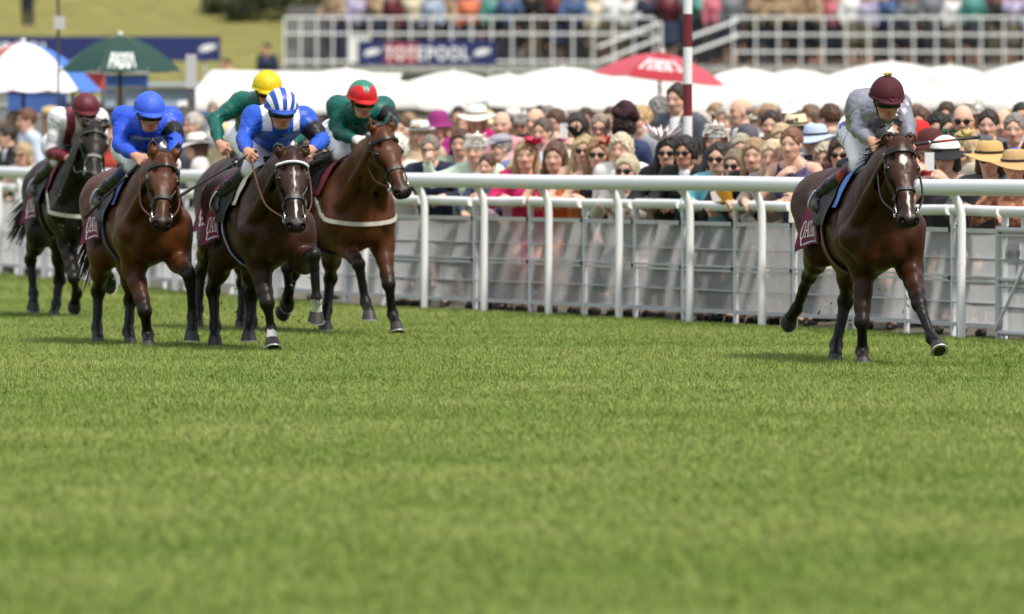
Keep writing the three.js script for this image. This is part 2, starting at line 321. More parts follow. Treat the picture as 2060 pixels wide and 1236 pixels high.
  for (let u = g3; u < uEnd; u += bay) { const u1 = Math.min(u + bay * 0.98, uEnd); part('top_rail', bar(at(u, 0.01, 1.012), at(u1, 0.01, 1.012), 0.042, 16), PLASTIC, fence); part('top_bracket', bar(at((u + u1) / 2, 0, 0.86), at((u + u1) / 2, 0, 0.98), 0.022, 10), PLASTIC2, fence); }
}
// joint tables: x across, y up, z forward, metres in each horse frame
const POSE = {"lead":{"pos":[2.447,0,-61.7],"turn":0.1571,"legs":{"FR":{"sh":[-0.14,0.99,0.32],"el":[-0.06,0.664,0.18],"kn":[-0.091,0.315,0.3],"fe":[-0.06,0.112,0.16],"ho":[-0.072,0.062,0.24]},
"FL":{"sh":[0.223,0.973,0.38],"el":[0.234,0.683,0.36],"kn":[0.231,0.444,0.68],"fe":[0.279,0.217,0.88],"ho":[0.303,0.175,0.95],"down":[0.05,-0.8,0.6]},
"HR":{"hip":[-0.17,1.117,-1.0],"st":[-0.188,0.808,-0.72],"hk":[-0.183,0.61,-1.15],"fe":[-0.228,0.379,-1.38],"ho":[-0.25,0.315,-1.47],"down":[-0.1,-0.45,-0.9]},
"HL":{"hip":[0.096,1.117,-1.0],"st":[-0.013,0.741,-0.5],"hk":[0.021,0.441,-0.85],"fe":[-0.06,0.13,-0.78],"ho":[-0.083,0.062,-0.7]}},
"poll":[0.03,1.543,1.02],"muzzle":[0.029,1.034,1.38],"jockey":{"head":[0.051,1.825,0.44],"neck":[0.032,1.748,0.26],"shR":[-0.062,1.816,0.1],"shL":[0.184,1.796,0.16],"hipR":[0.002,1.618,-0.4],"hipL":[0.129,1.618,-0.4],"chest":[0.032,1.759,-0.02],"elR":[-0.093,1.631,0.22],"wrR":[-0.077,1.556,0.56],"haR":[-0.05,1.506,0.63],"elL":[0.217,1.672,0.34],"wrL":[0.179,1.57,0.56],"haL":[0.188,1.533,0.62],"knR":[-0.053,1.392,0.16],"anR":[-0.229,1.163,-0.4],"toR":[-0.229,1.099,-0.26],"knL":[0.205,1.392,0.16],"anL":[0.277,1.163,-0.4],"toL":[0.255,1.098,-0.26]}},
"blue":{"pos":[-2.758,0,-66.9],"turn":0.2094,"legs":{"FR":{"sh":[-0.144,0.941,0.32],"el":[-0.109,0.607,0.2],"kn":[-0.057,0.288,0.4],"fe":[-0.014,0.112,0.28],"ho":[-0.024,0.062,0.36]},
"FL":{"sh":[0.187,0.941,0.38],"el":[0.202,0.664,0.4],"kn":[0.219,0.569,0.75],"fe":[0.25,0.245,0.7],"ho":[0.229,0.143,0.78]},
"HR":{"hip":[-0.147,1.08,-1.0],"st":[-0.193,0.707,-0.7],"hk":[-0.174,0.42,-1.02],"fe":[-0.197,0.131,-0.95],"ho":[-0.201,0.062,-0.88]},
"HL":{"hip":[0.093,1.08,-1.0],"st":[-0.015,0.635,-0.45],"hk":[0.023,0.349,-0.72],"fe":[-0.009,0.115,-0.62],"ho":[-0.009,0.062,-0.55]}},
"poll":[-0.023,1.42,1.05],"muzzle":[-0.09,0.959,1.4],"jockey":{"head":[-0.03,1.747,0.44],"neck":[-0.007,1.674,0.26],"shR":[-0.16,1.726,0.1],"shL":[0.176,1.718,0.16],"hipR":[-0.046,1.503,-0.4],"hipL":[0.083,1.503,-0.4],"chest":[0.003,1.663,-0.02],"elR":[-0.217,1.526,0.24],"wrR":[-0.145,1.445,0.5],"haR":[-0.103,1.408,0.56],"elL":[0.182,1.555,0.34],"wrL":[0.133,1.452,0.54],"haL":[0.133,1.415,0.58],"knR":[-0.091,1.377,0.14],"anR":[-0.216,1.137,-0.4],"toR":[-0.205,1.085,-0.26],"knL":[0.191,1.377,0.14],"anL":[0.246,1.136,-0.4],"toL":[0.233,1.085,-0.26]}},
"stripe":{"pos":[-1.806,0,-65.4],"turn":0.2007,"legs":{"FR":{"sh":[-0.14,0.956,0.32],"el":[-0.079,0.647,0.22],"kn":[-0.048,0.378,0.36],"fe":[-0.008,0.181,0.3],"ho":[-0.019,0.111,0.4],"down":[0,-0.93,0.36]},
"FL":{"sh":[0.19,0.937,0.38],"el":[0.209,0.685,0.46],"kn":[0.205,0.73,0.85],"fe":[0.232,0.414,0.82],"ho":[0.243,0.319,0.76],"down":[0,-0.95,-0.3]},
"HR":{"hip":[-0.117,1.091,-1.0],"st":[-0.187,0.726,-0.7],"hk":[-0.214,0.446,-1.02],"fe":[-0.208,0.178,-0.95],"ho":[-0.223,0.098,-0.88]},
"HL":{"hip":[0.107,1.09,-1.0],"st":[0.009,0.691,-0.5],"hk":[0.027,0.424,-0.75],"fe":[0.025,0.218,-0.72],"ho":[-0.007,0.146,-0.66]}},
"poll":[0.016,1.448,1.05],"muzzle":[-0.007,0.958,1.38],"jockey":{"head":[0.04,1.765,0.44],"neck":[0.061,1.679,0.26],"shR":[-0.095,1.722,0.1],"shL":[0.255,1.715,0.16],"hipR":[0.029,1.519,-0.4],"hipL":[0.155,1.519,-0.4],"chest":[0.085,1.679,-0.02],"elR":[-0.193,1.57,0.2],"wrR":[-0.216,1.483,0.48],"haR":[-0.208,1.448,0.56],"elL":[0.37,1.559,0.3],"wrL":[0.26,1.498,0.5],"haL":[0.191,1.491,0.56],"knR":[-0.102,1.353,0.14],"anR":[-0.26,1.132,-0.4],"toR":[-0.254,1.074,-0.26],"knL":[0.222,1.352,0.14],"anL":[0.282,1.138,-0.4],"toL":[0.275,1.088,-0.26]}},
"green":{"pos":[-1.339,0,-70.9],"turn":0.2967,"legs":{"FR":{"sh":[-0.124,1.06,0.32],"el":[-0.074,0.754,0.26],"kn":[-0.041,0.586,0.6],"fe":[0.012,0.288,0.6],"ho":[0.017,0.216,0.68]},
"FL":{"sh":[0.197,1.06,0.38],"el":[0.224,0.707,0.36],"kn":[0.226,0.427,0.52],"fe":[0.276,0.183,0.46],"ho":[0.279,0.11,0.55],"down":[0,-0.95,0.3]},
"HR":{"hip":[-0.13,1.151,-1.0],"st":[-0.167,0.775,-0.72],"hk":[-0.102,0.491,-1.1],"fe":[-0.11,0.289,-1.25],"ho":[-0.112,0.207,-1.33],"down":[0,-0.35,-0.94]},
"HL":{"hip":[0.098,1.151,-1.0],"st":[0.038,0.738,-0.45],"hk":[0.12,0.455,-0.8],"fe":[0.063,0.194,-0.7],"ho":[0.028,0.108,-0.62]}},
"poll":[0.046,1.617,1.0],"muzzle":[0.123,1.164,1.32],"jockey":{"head":[0.029,1.86,0.44],"neck":[0.056,1.774,0.26],"shR":[-0.069,1.822,0.1],"shL":[0.282,1.814,0.16],"hipR":[0.04,1.602,-0.4],"hipL":[0.18,1.602,-0.4],"chest":[0.096,1.759,-0.02],"elR":[-0.087,1.617,0.22],"wrR":[-0.039,1.57,0.48],"haR":[-0.005,1.55,0.56],"elL":[0.295,1.696,0.34],"wrL":[0.204,1.625,0.54],"haL":[0.162,1.593,0.6],"knR":[-0.04,1.452,0.14],"anR":[-0.125,1.277,-0.4],"toR":[-0.131,1.222,-0.26],"knL":[0.287,1.444,0.14],"anL":[0.361,1.245,-0.4],"toL":[0.342,1.19,-0.26]}},
"dark":{"pos":[-3.793,0,-77.4],"turn":0.192,"legs":{"FR":{"sh":[-0.072,1.013,0.32],"el":[-0.081,0.669,0.2],"kn":[-0.065,0.373,0.45],"fe":[-0.01,0.233,0.25],"ho":[-0.014,0.163,0.16],"down":[0,-0.6,-0.8]},
"FL":{"sh":[0.192,1.013,0.38],"el":[0.194,0.714,0.36],"kn":[0.175,0.513,0.7],"fe":[0.246,0.389,0.42],"ho":[0.275,0.336,0.34],"down":[0,-0.35,-0.94]},
"HR":{"hip":[-0.146,1.091,-1.0],"st":[-0.203,0.746,-0.72],"hk":[-0.231,0.516,-1.05],"fe":[-0.215,0.221,-0.98],"ho":[-0.226,0.144,-0.93],"down":[0,-0.95,-0.3]},
"HL":{"hip":[0.056,1.091,-1.0],"st":[-0.042,0.705,-0.5],"hk":[-0.012,0.345,-0.8],"fe":[-0.054,0.13,-0.72],"ho":[-0.076,0.062,-0.66]}},
"poll":[0.04,1.663,1.0],"muzzle":[-0.011,1.266,1.32],"jockey":{"head":[0.046,1.792,0.4],"neck":[0.017,1.716,0.24],"shR":[-0.142,1.75,0.08],"shL":[0.188,1.742,0.14],"hipR":[-0.099,1.51,-0.4],"hipL":[0.04,1.509,-0.4],"chest":[-0.029,1.678,-0.04],"elR":[-0.202,1.45,0.08],"wrR":[-0.101,1.407,0.4],"haR":[-0.049,1.433,0.46],"elL":[0.214,1.501,0.2],"wrL":[0.147,1.433,0.42],"haL":[0.098,1.425,0.46],"knR":[-0.118,1.39,0.1],"anR":[-0.274,1.173,-0.4],"toR":[-0.258,1.113,-0.26],"knL":[0.176,1.355,0.1],"anL":[0.197,1.138,-0.4],"toL":[0.194,1.087,-0.26]}},
"yellow":{"pos":[-2.074,0,-71.8],"turn":0.192,"legs":{"FR":{"sh":[-0.133,1.014,0.32],"el":[-0.089,0.695,0.2],"kn":[-0.096,0.399,0.34],"fe":[-0.064,0.179,0.24],"ho":[-0.073,0.109,0.32]},
"FL":{"sh":[0.179,1.014,0.38],"el":[0.202,0.716,0.36],"kn":[0.164,0.542,0.66],"fe":[0.212,0.348,0.42],"ho":[0.222,0.283,0.34],"down":[0,-0.35,-0.94]},
"HR":{"hip":[-0.163,1.085,-1.0],"st":[-0.231,0.725,-0.7],"hk":[-0.266,0.499,-1.02],"fe":[-0.297,0.189,-0.98],"ho":[-0.311,0.093,-0.92]},
"HL":{"hip":[0.083,1.085,-1.0],"st":[0.001,0.686,-0.5],"hk":[0.045,0.4,-0.82],"fe":[0.025,0.159,-0.75],"ho":[0.006,0.08,-0.68]}},
"poll":[0.039,1.491,1.02],"muzzle":[-0.018,1.061,1.36],"jockey":{"head":[0.043,1.943,0.4],"neck":[0.036,1.856,0.22],"shR":[-0.107,1.857,0.06],"shL":[0.255,1.801,0.12],"hipR":[-0.033,1.586,-0.44],"hipL":[0.137,1.586,-0.44],"chest":[0.042,1.79,-0.06],"elR":[-0.331,1.729,0.1],"wrR":[-0.34,1.538,0.36],"haR":[-0.302,1.471,0.42],"elL":[0.341,1.618,0.28],"wrL":[0.242,1.53,0.48],"haL":[0.2,1.507,0.54],"knR":[-0.033,1.443,0.1],"anR":[-0.283,1.149,-0.4],"toR":[-0.281,1.098,-0.26],"knL":[0.286,1.403,0.1],"anL":[0.31,1.169,-0.4],"toL":[0.307,1.121,-0.26]}}};
// ---------- horses ----------
const LEATHER = mat([0.012, 0.011, 0.011], 0.42), STEEL = mat([0.62, 0.62, 0.62], 0.25, { metalness: 0.9 });
const EYE = mat([0.006, 0.004, 0.003], 0.08), HAIR_BLACK = mat([0.010, 0.008, 0.007], 0.8);
const HOOF = mat([0.035, 0.031, 0.028], 0.55), SHOE = mat([0.62, 0.62, 0.6], 0.35, { metalness: 0.6 });
const SADDLE = mat([0.014, 0.014, 0.015], 0.55), REIN = mat([0.085, 0.026, 0.010], 0.6);

function buildHorse(H) {
  const F = new Field(), W = H.W, coat = H.coat, blk = H.points ?? [0.0075, 0.0065, 0.006], J = H.legs;
  const dark = coat.map((c, i) => c * 0.45 + blk[i] * 0.55), C = { c: coat };
  const S = (x, y, z) => [x, W + (y < -0.2 ? -0.2 + (y + 0.2) * (H.depth ?? 0.82) : y), z];
  // trunk
  F.cap(S(0, -0.46, 0.24), S(0, -0.45, -0.30), 0.290, 0.305, { w: 0.82, k: 0.08, ...C });
  F.cap(S(0, -0.45, -0.30), S(0, -0.36, -0.72), 0.300, 0.235, { w: 0.87, k: 0.1, ...C });
  F.cap(S(0, -0.33, -0.70), S(0, -0.29, -1.00), 0.25, 0.225, { w: 0.95, k: 0.12, ...C });
  F.cap(S(0, -0.115, 0.08), S(0, -0.150, -0.35), 0.085, 0.10, { k: 0.16, ...C });
  F.cap(S(0, -0.150, -0.35), S(0, -0.13, -0.9), 0.10, 0.13, { k: 0.14, ...C });
  for (const s of [-1, 1]) {
    F.ell(S(s * 0.10, -0.21, -0.93), [0.145, 0.16, 0.27], { k: 0.08, ...C });
    F.cap(S(s * 0.115, -0.30, -1.08), S(s * 0.115, -0.5, -1.04), 0.145, 0.13, { k: 0.1, ...C });
    F.cap(S(s * 0.08, -0.20, 0.10), S(s * 0.165, -0.52, 0.42), 0.10, 0.115, { k: 0.05, ...C });
    F.ell(S(s * 0.085, -0.58, 0.43), [0.112, 0.155, 0.125], { k: 0.02, ...C });
    F.cap(S(s * 0.165, -0.42, 0.05), S(s * 0.155, -0.58, 0.18), 0.115, 0.11, { k: 0.07, ...C });
  }
  F.ell(S(0, -0.44, 0.46), [0.15, 0.15, 0.11], { k: 0.06, ...C });
  F.cap(S(0, -0.67, 0.36), S(0, -0.66, 0.0), 0.105, 0.115, { w: 0.95, k: 0.09, ...C });
  // neck
  const P = H.poll, M = H.muzzle, nb = S(0, -0.27, 0.26), mid = add3(lerp3(nb, P, 0.52), [0, -0.005, 0]);
  F.cap(nb, mid, 0.25, 0.175, { w: 0.74, k: 0.12, ...C });
  F.cap(mid, add3(P, [0, -0.055, -0.045]), 0.175, 0.115, { w: 0.68, k: 0.08, ...C });
  F.cap(S(0, -0.14, 0.12), lerp3(nb, P, 0.6), 0.09, 0.075, { k: 0.1, ...C });
  // head: z down the face, y out of the forehead
  const dirH = norm3(sub3(M, P)), hf = frame(P, dirH, norm3([H.headRoll ?? 0, 0.35, 1])), L = len3(sub3(M, P)) / 0.575, h = (x, y, z) => hf(x * 1.06, y * L, z * L), X = { s: hf.x };
  F.ell(h(0, -0.075, 0.045), [0.088, 0.085, 0.10], { m: hf.m, k: 0.05, ...C });
  F.cap(h(0, -0.062, 0.08), h(0, -0.052, 0.24), 0.078, 0.064, { w: 1.12, k: 0.05, ...X, ...C });
  F.cap(h(0, -0.052, 0.22), h(0, -0.066, 0.50), 0.060, 0.046, { w: 1.02, k: 0.045, ...X, c: coat.map((c, i) => c * 0.75 + blk[i] * 0.25) });
  for (const s of [-1, 1]) {
    F.ell(h(s * 0.052, -0.135, 0.155), [0.038, 0.095, 0.115], { m: hf.m, k: 0.05, ...C });
    F.ell(h(s * 0.080, -0.050, 0.162), [0.028, 0.034, 0.046], { m: hf.m, k: 0.03, ...C });
    F.cap(h(s * 0.028, -0.135, 0.26), h(s * 0.022, -0.115, 0.46), 0.042, 0.036, { k: 0.04, c: dark });
    F.ell(h(s * 0.040, -0.070, 0.530), [0.036, 0.040, 0.046], { m: hf.m, k: 0.03, c: blk });
    F.cap(h(s * 0.046, -0.025, 0.14), h(s * 0.030, -0.030, 0.36), 0.022, 0.016, { k: 0.04, ...C });
    const e = H.ear ?? [0.035, 0.09, -0.12];
    const e0 = h(s * 0.055, -0.035, -0.005), e1 = h(s * (0.055 + e[0] * 0.6), -0.035 + e[1] * 0.45, e[2] * 0.5), e2 = h(s * (0.055 + e[0]), -0.035 + e[1], e[2]);
    F.cap(e0, e1, 0.032, 0.044, { k: 0.02, w: 0.85, ...X, c: mul3(coat, 1.25) }); F.cap(e1, e2, 0.044, 0.008, { k: 0.012, w: 0.8, ...X, c: mul3(coat, 1.1) });
    const f1 = h(s * (0.055 + e[0] * 0.62) , -0.035 + e[1] * 0.5 + 0.038, e[2] * 0.55);
    F.ell(f1, [0.009, 0.016, 0.030], { m: hf.m, k: 0.010, neg: true });
  }
  F.ell(h(0, -0.085, 0.548), [0.050, 0.046, 0.036], { m: hf.m, k: 0.035, c: blk });
  F.ell(h(0, -0.132, 0.505), [0.036, 0.030, 0.040], { m: hf.m, k: 0.03, c: blk });
  for (const s of [-1, 1]) F.ell(h(s * 0.046, -0.052, 0.568), [0.019, 0.026, 0.030], { m: hf.m, k: 0.008, neg: true });
  F.ell(h(0, -0.116, 0.575), [0.05, 0.006, 0.03], { m: hf.m, k: 0.012, neg: true });
  // legs
  const legF = (j) => {
    const fm = lerp3(j.el, j.kn, 0.35), low = lerp3(j.el, j.kn, 0.72);
    F.cap(j.sh, j.el, 0.115, 0.090, { k: 0.07, ...C });
    F.cap(j.el, fm, 0.084, 0.066, { k: 0.05, w: 0.86, ...C }); F.cap(fm, low, 0.069, 0.050, { k: 0.035, ...C }); F.cap(add3(j.el, [0, -0.03, 0.045]), lerp3(j.el, j.kn, 0.55), 0.050, 0.030, { k: 0.018, ...C }); F.cap(add3(j.el, [j.el[0] > 0 ? 0.03 : -0.03, 0.03, -0.07]), lerp3(j.sh, j.el, 0.5), 0.06, 0.07, { k: 0.03, ...C }); F.cap(low, j.kn, 0.055, 0.046, { k: 0.03, c: lerp3(dark, blk, 0.6) });
    F.ell(j.kn, [0.050, 0.056, 0.050], { k: 0.03, c: blk });
    const kl = lerp3(j.kn, j.fe, 0.25), fu = lerp3(j.kn, j.fe, 0.85);
    F.cap(j.kn, kl, 0.045, 0.034, { k: 0.02, c: blk }); F.cap(kl, fu, 0.033, 0.032, { k: 0.02, c: blk }); F.cap(add3(kl, [0, 0, -0.022]), add3(fu, [0, 0, -0.022]), 0.021, 0.021, { k: 0.02, c: blk });
    F.ell(j.fe, [0.043, 0.046, 0.046], { k: 0.03, c: blk }); F.cap(j.fe, j.ho, 0.038, 0.043, { k: 0.025, c: blk });
  };
  const legH = (j) => {
    const t1 = lerp3(j.st, j.hk, 0.45), hd = norm3(sub3(j.hk, j.fe)), heel = add3(j.hk, add3(mul3(hd, 0.055), [0, 0.01, -0.035]));
    F.cap(j.hip, j.st, 0.185, 0.135, { k: 0.12, w: 0.85, ...C });
    F.cap(lerp3(j.hip, j.st, 0.35), t1, 0.130, 0.082, { k: 0.07, w: 0.82, ...C });
    F.cap(j.st, t1, 0.115, 0.078, { k: 0.05, w: 0.8, ...C }); F.cap(t1, j.hk, 0.075, 0.045, { k: 0.05, w: 0.85, c: lerp3(dark, blk, 0.5) });
    F.cap(j.hk, heel, 0.048, 0.026, { k: 0.03, c: blk }); F.ell(j.hk, [0.048, 0.058, 0.056], { k: 0.03, c: blk });
    const fu = lerp3(j.hk, j.fe, 0.85);
    F.cap(j.hk, fu, 0.043, 0.035, { k: 0.025, c: blk }); F.cap(heel, add3(fu, [0, 0, -0.024]), 0.02, 0.021, { k: 0.02, c: blk });
    F.ell(j.fe, [0.043, 0.047, 0.047], { k: 0.03, c: blk }); F.cap(j.fe, j.ho, 0.038, 0.043, { k: 0.025, c: blk });
  };
  legF(J.FR); legF(J.FL); legH(J.HR); legH(J.HL);
  // muscle bands: along the neck to the point of the shoulder, over the shoulder blade, point of the hip
  for (const s of [-1, 1]) {
    F.cap(lerp3(h(s * 0.062, -0.12, 0.02), S(s * 0.16, -0.42, 0.46), 0.12), S(s * 0.165, -0.42, 0.46), 0.034, 0.062, { k: 0.022, ...C });
    F.cap(S(s * 0.095, -0.13, 0.02), S(s * 0.205, -0.46, 0.30), 0.045, 0.055, { k: 0.03, ...C });
    F.ell(S(s * 0.205, -0.20, -0.72), [0.04, 0.05, 0.06], { k: 0.05, ...C });
    F.cap(S(s * 0.17, -0.26, -0.98), S(s * 0.20, -0.52, -0.86), 0.07, 0.06, { k: 0.035, ...C });
  }
  // grooves: jugular, breast bone, behind the shoulder, flank
  for (const s of [-1, 1]) {
    F.cap(h(s * 0.075, -0.20, 0.06), S(s * 0.115, -0.30, 0.50), 0.012, 0.020, { neg: true, k: 0.06 });
    F.cap(S(s * 0.17, -0.20, -0.72), S(s * 0.26, -0.42, -0.62), 0.012, 0.020, { neg: true, k: 0.07 });
    F.ell(h(s * 0.072, -0.070, 0.30), [0.018, 0.030, 0.060], { m: hf.m, neg: true, k: 0.035 });
    F.ell(h(s * 0.062, -0.012, 0.095), [0.014, 0.016, 0.026], { m: hf.m, neg: true, k: 0.03 });
  }
  F.cap(S(0, -0.36, 0.625), S(0, -0.74, 0.60), 0.016, 0.020, { neg: true, k: 0.05 });
  const body0 = F.p.length;
  F.disp = (x, y, z) => 0.006 * noise3(x * 7 + H.seed, y * 6, z * 5) + 0.004 * noise3(x * 15, y * 10 + H.seed, z * 12) - 0.0035 * Math.max(0, ridged(x * 9 + H.seed, y * 7 + z * 5, z * 9) - 0.62);
  const eyes = [-1, 1].map((s) => h(s * 0.092, -0.046, 0.168));
  const paint = (x, y, z, c) => {
    const g = 1 + 0.18 * noise3(x * 4 + H.seed, y * 4, z * 4) + 0.10 * noise3(x * 60, y * 22, z * 60);
    let o = c.map((v) => v * g); for (const e of eyes) { const t = THREE.MathUtils.clamp((0.050 - Math.hypot(x - e[0], y - e[1], z - e[2])) / 0.02, 0, 1); if (t) o = lerp3(o, blk, t * 0.8); }
    if (H.mark) { const q = hf.inv([x, y, z]); const m = H.mark(q[0], q[1] / L, q[2] / L, x, y, z); if (m) o = lerp3(o, [0.72, 0.70, 0.66], m); }
    return o;
  };
  const root = thing('race_horse', H.label, 'horse', 'racehorses in the field', H.pos, H.turn);
  const coatMat = new THREE.MeshPhysicalMaterial({ vertexColors: true, roughness: 0.42, specularIntensity: 0.5 });
  const t0 = Date.now();
  const bodyGeo0 = F.mesh(H.cell ?? 0.0125, { paint, soft: 0.02 });
  { const P0 = bodyGeo0.attributes.position, N0 = bodyGeo0.attributes.normal, q = V(0, 0, 0); for (let i = 0; i < P0.count; i++) { const x = P0.getX(i), y = P0.getY(i), z = P0.getZ(i), a = 0.10; q.set(N0.getX(i) + a * noise3(x * 55, y * 30, z * 45), N0.getY(i) + a * noise3(x * 45 + 9, y * 30, z * 55), N0.getZ(i) + a * noise3(x * 50, y * 30 + 5, z * 50)).normalize(); N0.setXYZ(i, q.x, q.y, q.z); } }   // lie of the hair
  part('body', bodyGeo0, coatMat, root);
  // eyes
  for (const s of [-1, 1]) { const c = h(s * 0.095, -0.043, 0.168), g = new THREE.SphereGeometry(0.0255, 16, 12); g.translate(...c); part('eye', g, EYE, root); }
  // nostrils: dark linings set into the muzzle
  for (const s of [-1, 1]) { const g = new THREE.SphereGeometry(1, 12, 8).scale(0.013, 0.021, 0.013); g.applyMatrix4(new THREE.Matrix4().makeBasis(V(...hf.x), V(...hf.y), V(...hf.z))); g.translate(...h(s * 0.044, -0.058, 0.566)); part('nostril', g, mat([0.004, 0.003, 0.003], 0.9), root); }
  // hooves
  for (const key of ['FR', 'FL', 'HR', 'HL']) {
    const j = J[key], dn = norm3(j.down ?? [0, -1, 0.0]), f = frame(j.ho, dn, [0, 0, 1]);   // z = down through the sole, y = toe
    const pts = [], rows = 5, N = 18;
    for (let i = 0; i <= rows; i++) { const t = i / rows; const ring = []; for (let k = 0; k < N; k++) { const a = k / N * Math.PI * 2, toe = Math.max(0, Math.sin(a)), r = 0.044 + 0.017 * t; ring.push(f(Math.cos(a) * r, Math.sin(a) * r + t * 0.022 * (0.4 + toe), -0.012 + t * 0.075)); } pts.push(ring); }
    const pos = [], idx = []; for (const r of pts) for (const p of r) pos.push(...p);
    for (let i = 0; i < rows; i++) for (let k = 0; k < N; k++) { const l = (k + 1) % N; idx.push(i * N + k, i * N + l, (i + 1) * N + l, i * N + k, (i + 1) * N + l, (i + 1) * N + k); }
    const c = pos.length / 3; pos.push(...f(0, 0.012, 0.052)); for (let k = 0; k < N; k++) idx.push(rows * N + k, rows * N + (k + 1) % N, c);
    const g = new THREE.BufferGeometry(); g.setAttribute('position', new THREE.Float32BufferAttribute(pos, 3)); g.setIndex(idx);
    const gg = g.toNonIndexed(); gg.computeVertexNormals(); const hm = part('hoof', toCreasedNormals(gg, 0.7), HOOF, root);
    const arc = [], nn = []; for (let k = 0; k <= 22; k++) { const a = -0.75 + k / 22 * (Math.PI + 1.5), toe = Math.max(0, Math.sin(a)); arc.push(f(Math.cos(a) * 0.053, Math.sin(a) * 0.053 + 0.022 * (0.4 + toe), 0.063)); nn.push(dn); }
    part('horseshoe', ribbon(arc, nn, 0.019, 0.008), SHOE, hm);
  }
  // mane, forelock, tail: tapered strands
  const R = rng(H.seed * 77 + 5);
  const strands = (n, fn, w) => { const out = []; for (let i = 0; i < n; i++) { const { a, v, len, sag, flick } = fn(i / n), m = 6, pts = [], nr = [], ws = []; for (let k = 0; k <= m; k++) { const t = k / m; pts.push([a[0] + v[0] * len * t + flick[0] * t * t, a[1] + v[1] * len * t - sag * t * t + flick[1] * t * t, a[2] + v[2] * len * t + flick[2] * t * t]); nr.push([R() - 0.5 + 0.01, 0.3, 0.8]); ws.push(w * (1 - 0.85 * t)); } const n0 = nr[0]; out.push(ribbon(pts, nr.map(() => n0), ws, 0.003)); } return mergePlain(out); };
  const up = (x, y, z, off) => F.cast([x, y, z], [0, 1, 0], off);
  part('mane', strands(260, (t) => { const b = lerp3(S(0, -0.25, 0.16), add3(P, [0, -0.05, -0.05]), t), r = up(b[0] + (R() - 0.5) * 0.04, b[1], b[2], -0.012), s = H.maneSide ?? 1; return { a: r, v: norm3([s * (0.1 + R() * 0.5), 0.55 + R() * 0.4, -0.95]), len: 0.11 + R() * 0.08, sag: 0.06 + R() * 0.06, flick: [s * 0.05 * R(), 0, -0.05 * R()] }; }, 0.015), HAIR_BLACK, root);
  part('forelock', strands(220, () => { const k = H.forelock ?? 1, a = h((R() - 0.5) * 0.085, -0.012 - R() * 0.03, -0.03 + R() * 0.075); return { a, v: norm3([(R() - 0.5) * 0.8, 0.62 + 0.45 * R(), -0.75]), len: (0.07 + R() * 0.06) * k, sag: 0.025 + 0.03 * R(), flick: [(R() - 0.5) * 0.05, 0.0, -0.05 * R()] }; }, 0.013), HAIR_BLACK, root);
  const tr = S(0, -0.2, -1.22), tf = H.tailFlick ?? [-0.1, 0, 0];
  part('tail', strands(160, () => ({ a: [tr[0] + (R() - 0.5) * 0.05, tr[1] + (R() - 0.5) * 0.05, tr[2]], v: norm3([tf[0] + (R() - 0.5) * 0.16, -0.30 + (R() - 0.5) * 0.25, -1]), len: (0.42 + R() * 0.35) * (H.tailLen ?? 1), sag: 0.22 + R() * 0.28, flick: [tf[0] * 0.4, 0, 0] }), 0.020), HAIR_BLACK, root);
  if (H.flecks) {   // bits of turf stuck to the coat and flying off it
    const bits = []; for (let i = 0; i < 60; i++) { const y = 0.25 + R() * 0.95, a = (R() - 0.5) * 2.2, p = F.cast([(R() - 0.5) * 0.2, y, 0.1], norm3([Math.sin(a), 0, Math.cos(a)]), 0.002 + 0.02 * R(), 0.9), g = new THREE.TetrahedronGeometry(0.006 + R() * 0.010); g.scale(1.6, 0.7, 0.7); g.rotateY(R() * 6); g.rotateZ(R() * 3); g.translate(...p); bits.push(g); }
    part('turf_flecks', mergePlain(bits), mat([0.20, 0.20, 0.07], 0.9), root).userData.kind = 'stuff';
  }
  // ----- tack -----
  const HB = new Field(); HB.p = F.p.slice(0, body0); const c0 = h(0, -0.085, 0.17);
  const ringAt = (z, a0, a1, n, off, y0 = -0.085, tilt = 0, inn) => { const pts = [], nr = []; for (let i = 0; i <= n; i++) { const a = a0 + (a1 - a0) * i / n, d = norm3(add3(add3(mul3(hf.x, Math.cos(a)), mul3(hf.y, Math.sin(a))), mul3(hf.z, tilt * Math.sin(a)))); pts.push(F.cast(h(0, y0, z), d, off, 0.25)); nr.push(d); } return [pts, nr]; };
  const br = new THREE.Group(); br.name = 'bridle'; root.add(br);
  const bm = H.bridleMat ?? LEATHER;
  { const [p, n] = ringAt(0.345, 0, Math.PI * 2 * 39 / 40, 39, 0.002); part('noseband', H.sheepNose ? tube(p, 0.022, 60, 8, true) : ribbon(p, n, 0.026, 0.010, true), H.noseMat ?? bm, br); }
  if (H.crossNose) { const [p, n] = ringAt(0.40, -0.1, Math.PI + 0.1, 24, 0.002, -0.085, -0.5); part('flash_strap', ribbon(p, n, 0.016, 0.008), bm, br); const [p2, n2] = ringAt(0.345, Math.PI / 2 - 0.2, Math.PI / 2 + 0.2, 6, 0.010); part('nose_disc', ribbon(p2, n2, 0.034, 0.006), LEATHER, br); }
  { const [p, n] = ringAt(0.055, 0.02, Math.PI - 0.02, 26, 0.004, -0.085, 0.18); part('browband', ribbon(p, n, 0.022, 0.008), H.browMat ?? bm, br); if (H.beads) { const bd = p.filter((_, i) => i > 3 && i < 23).map((q, i) => { const g = new THREE.SphereGeometry(0.011, 8, 6); g.translate(...add3(q, mul3(n[i + 4], 0.010))); return g; }); part('bead_row', merge(bd), mat([0.75, 0.78, 0.82], 0.35), br); } }
  { const [p, n] = ringAt(-0.035, 0.35, Math.PI - 0.35, 26, 0.003, -0.085, -0.35); part('headpiece', ribbon(p, n, 0.022, 0.006), bm, br); }
  const bits = [];
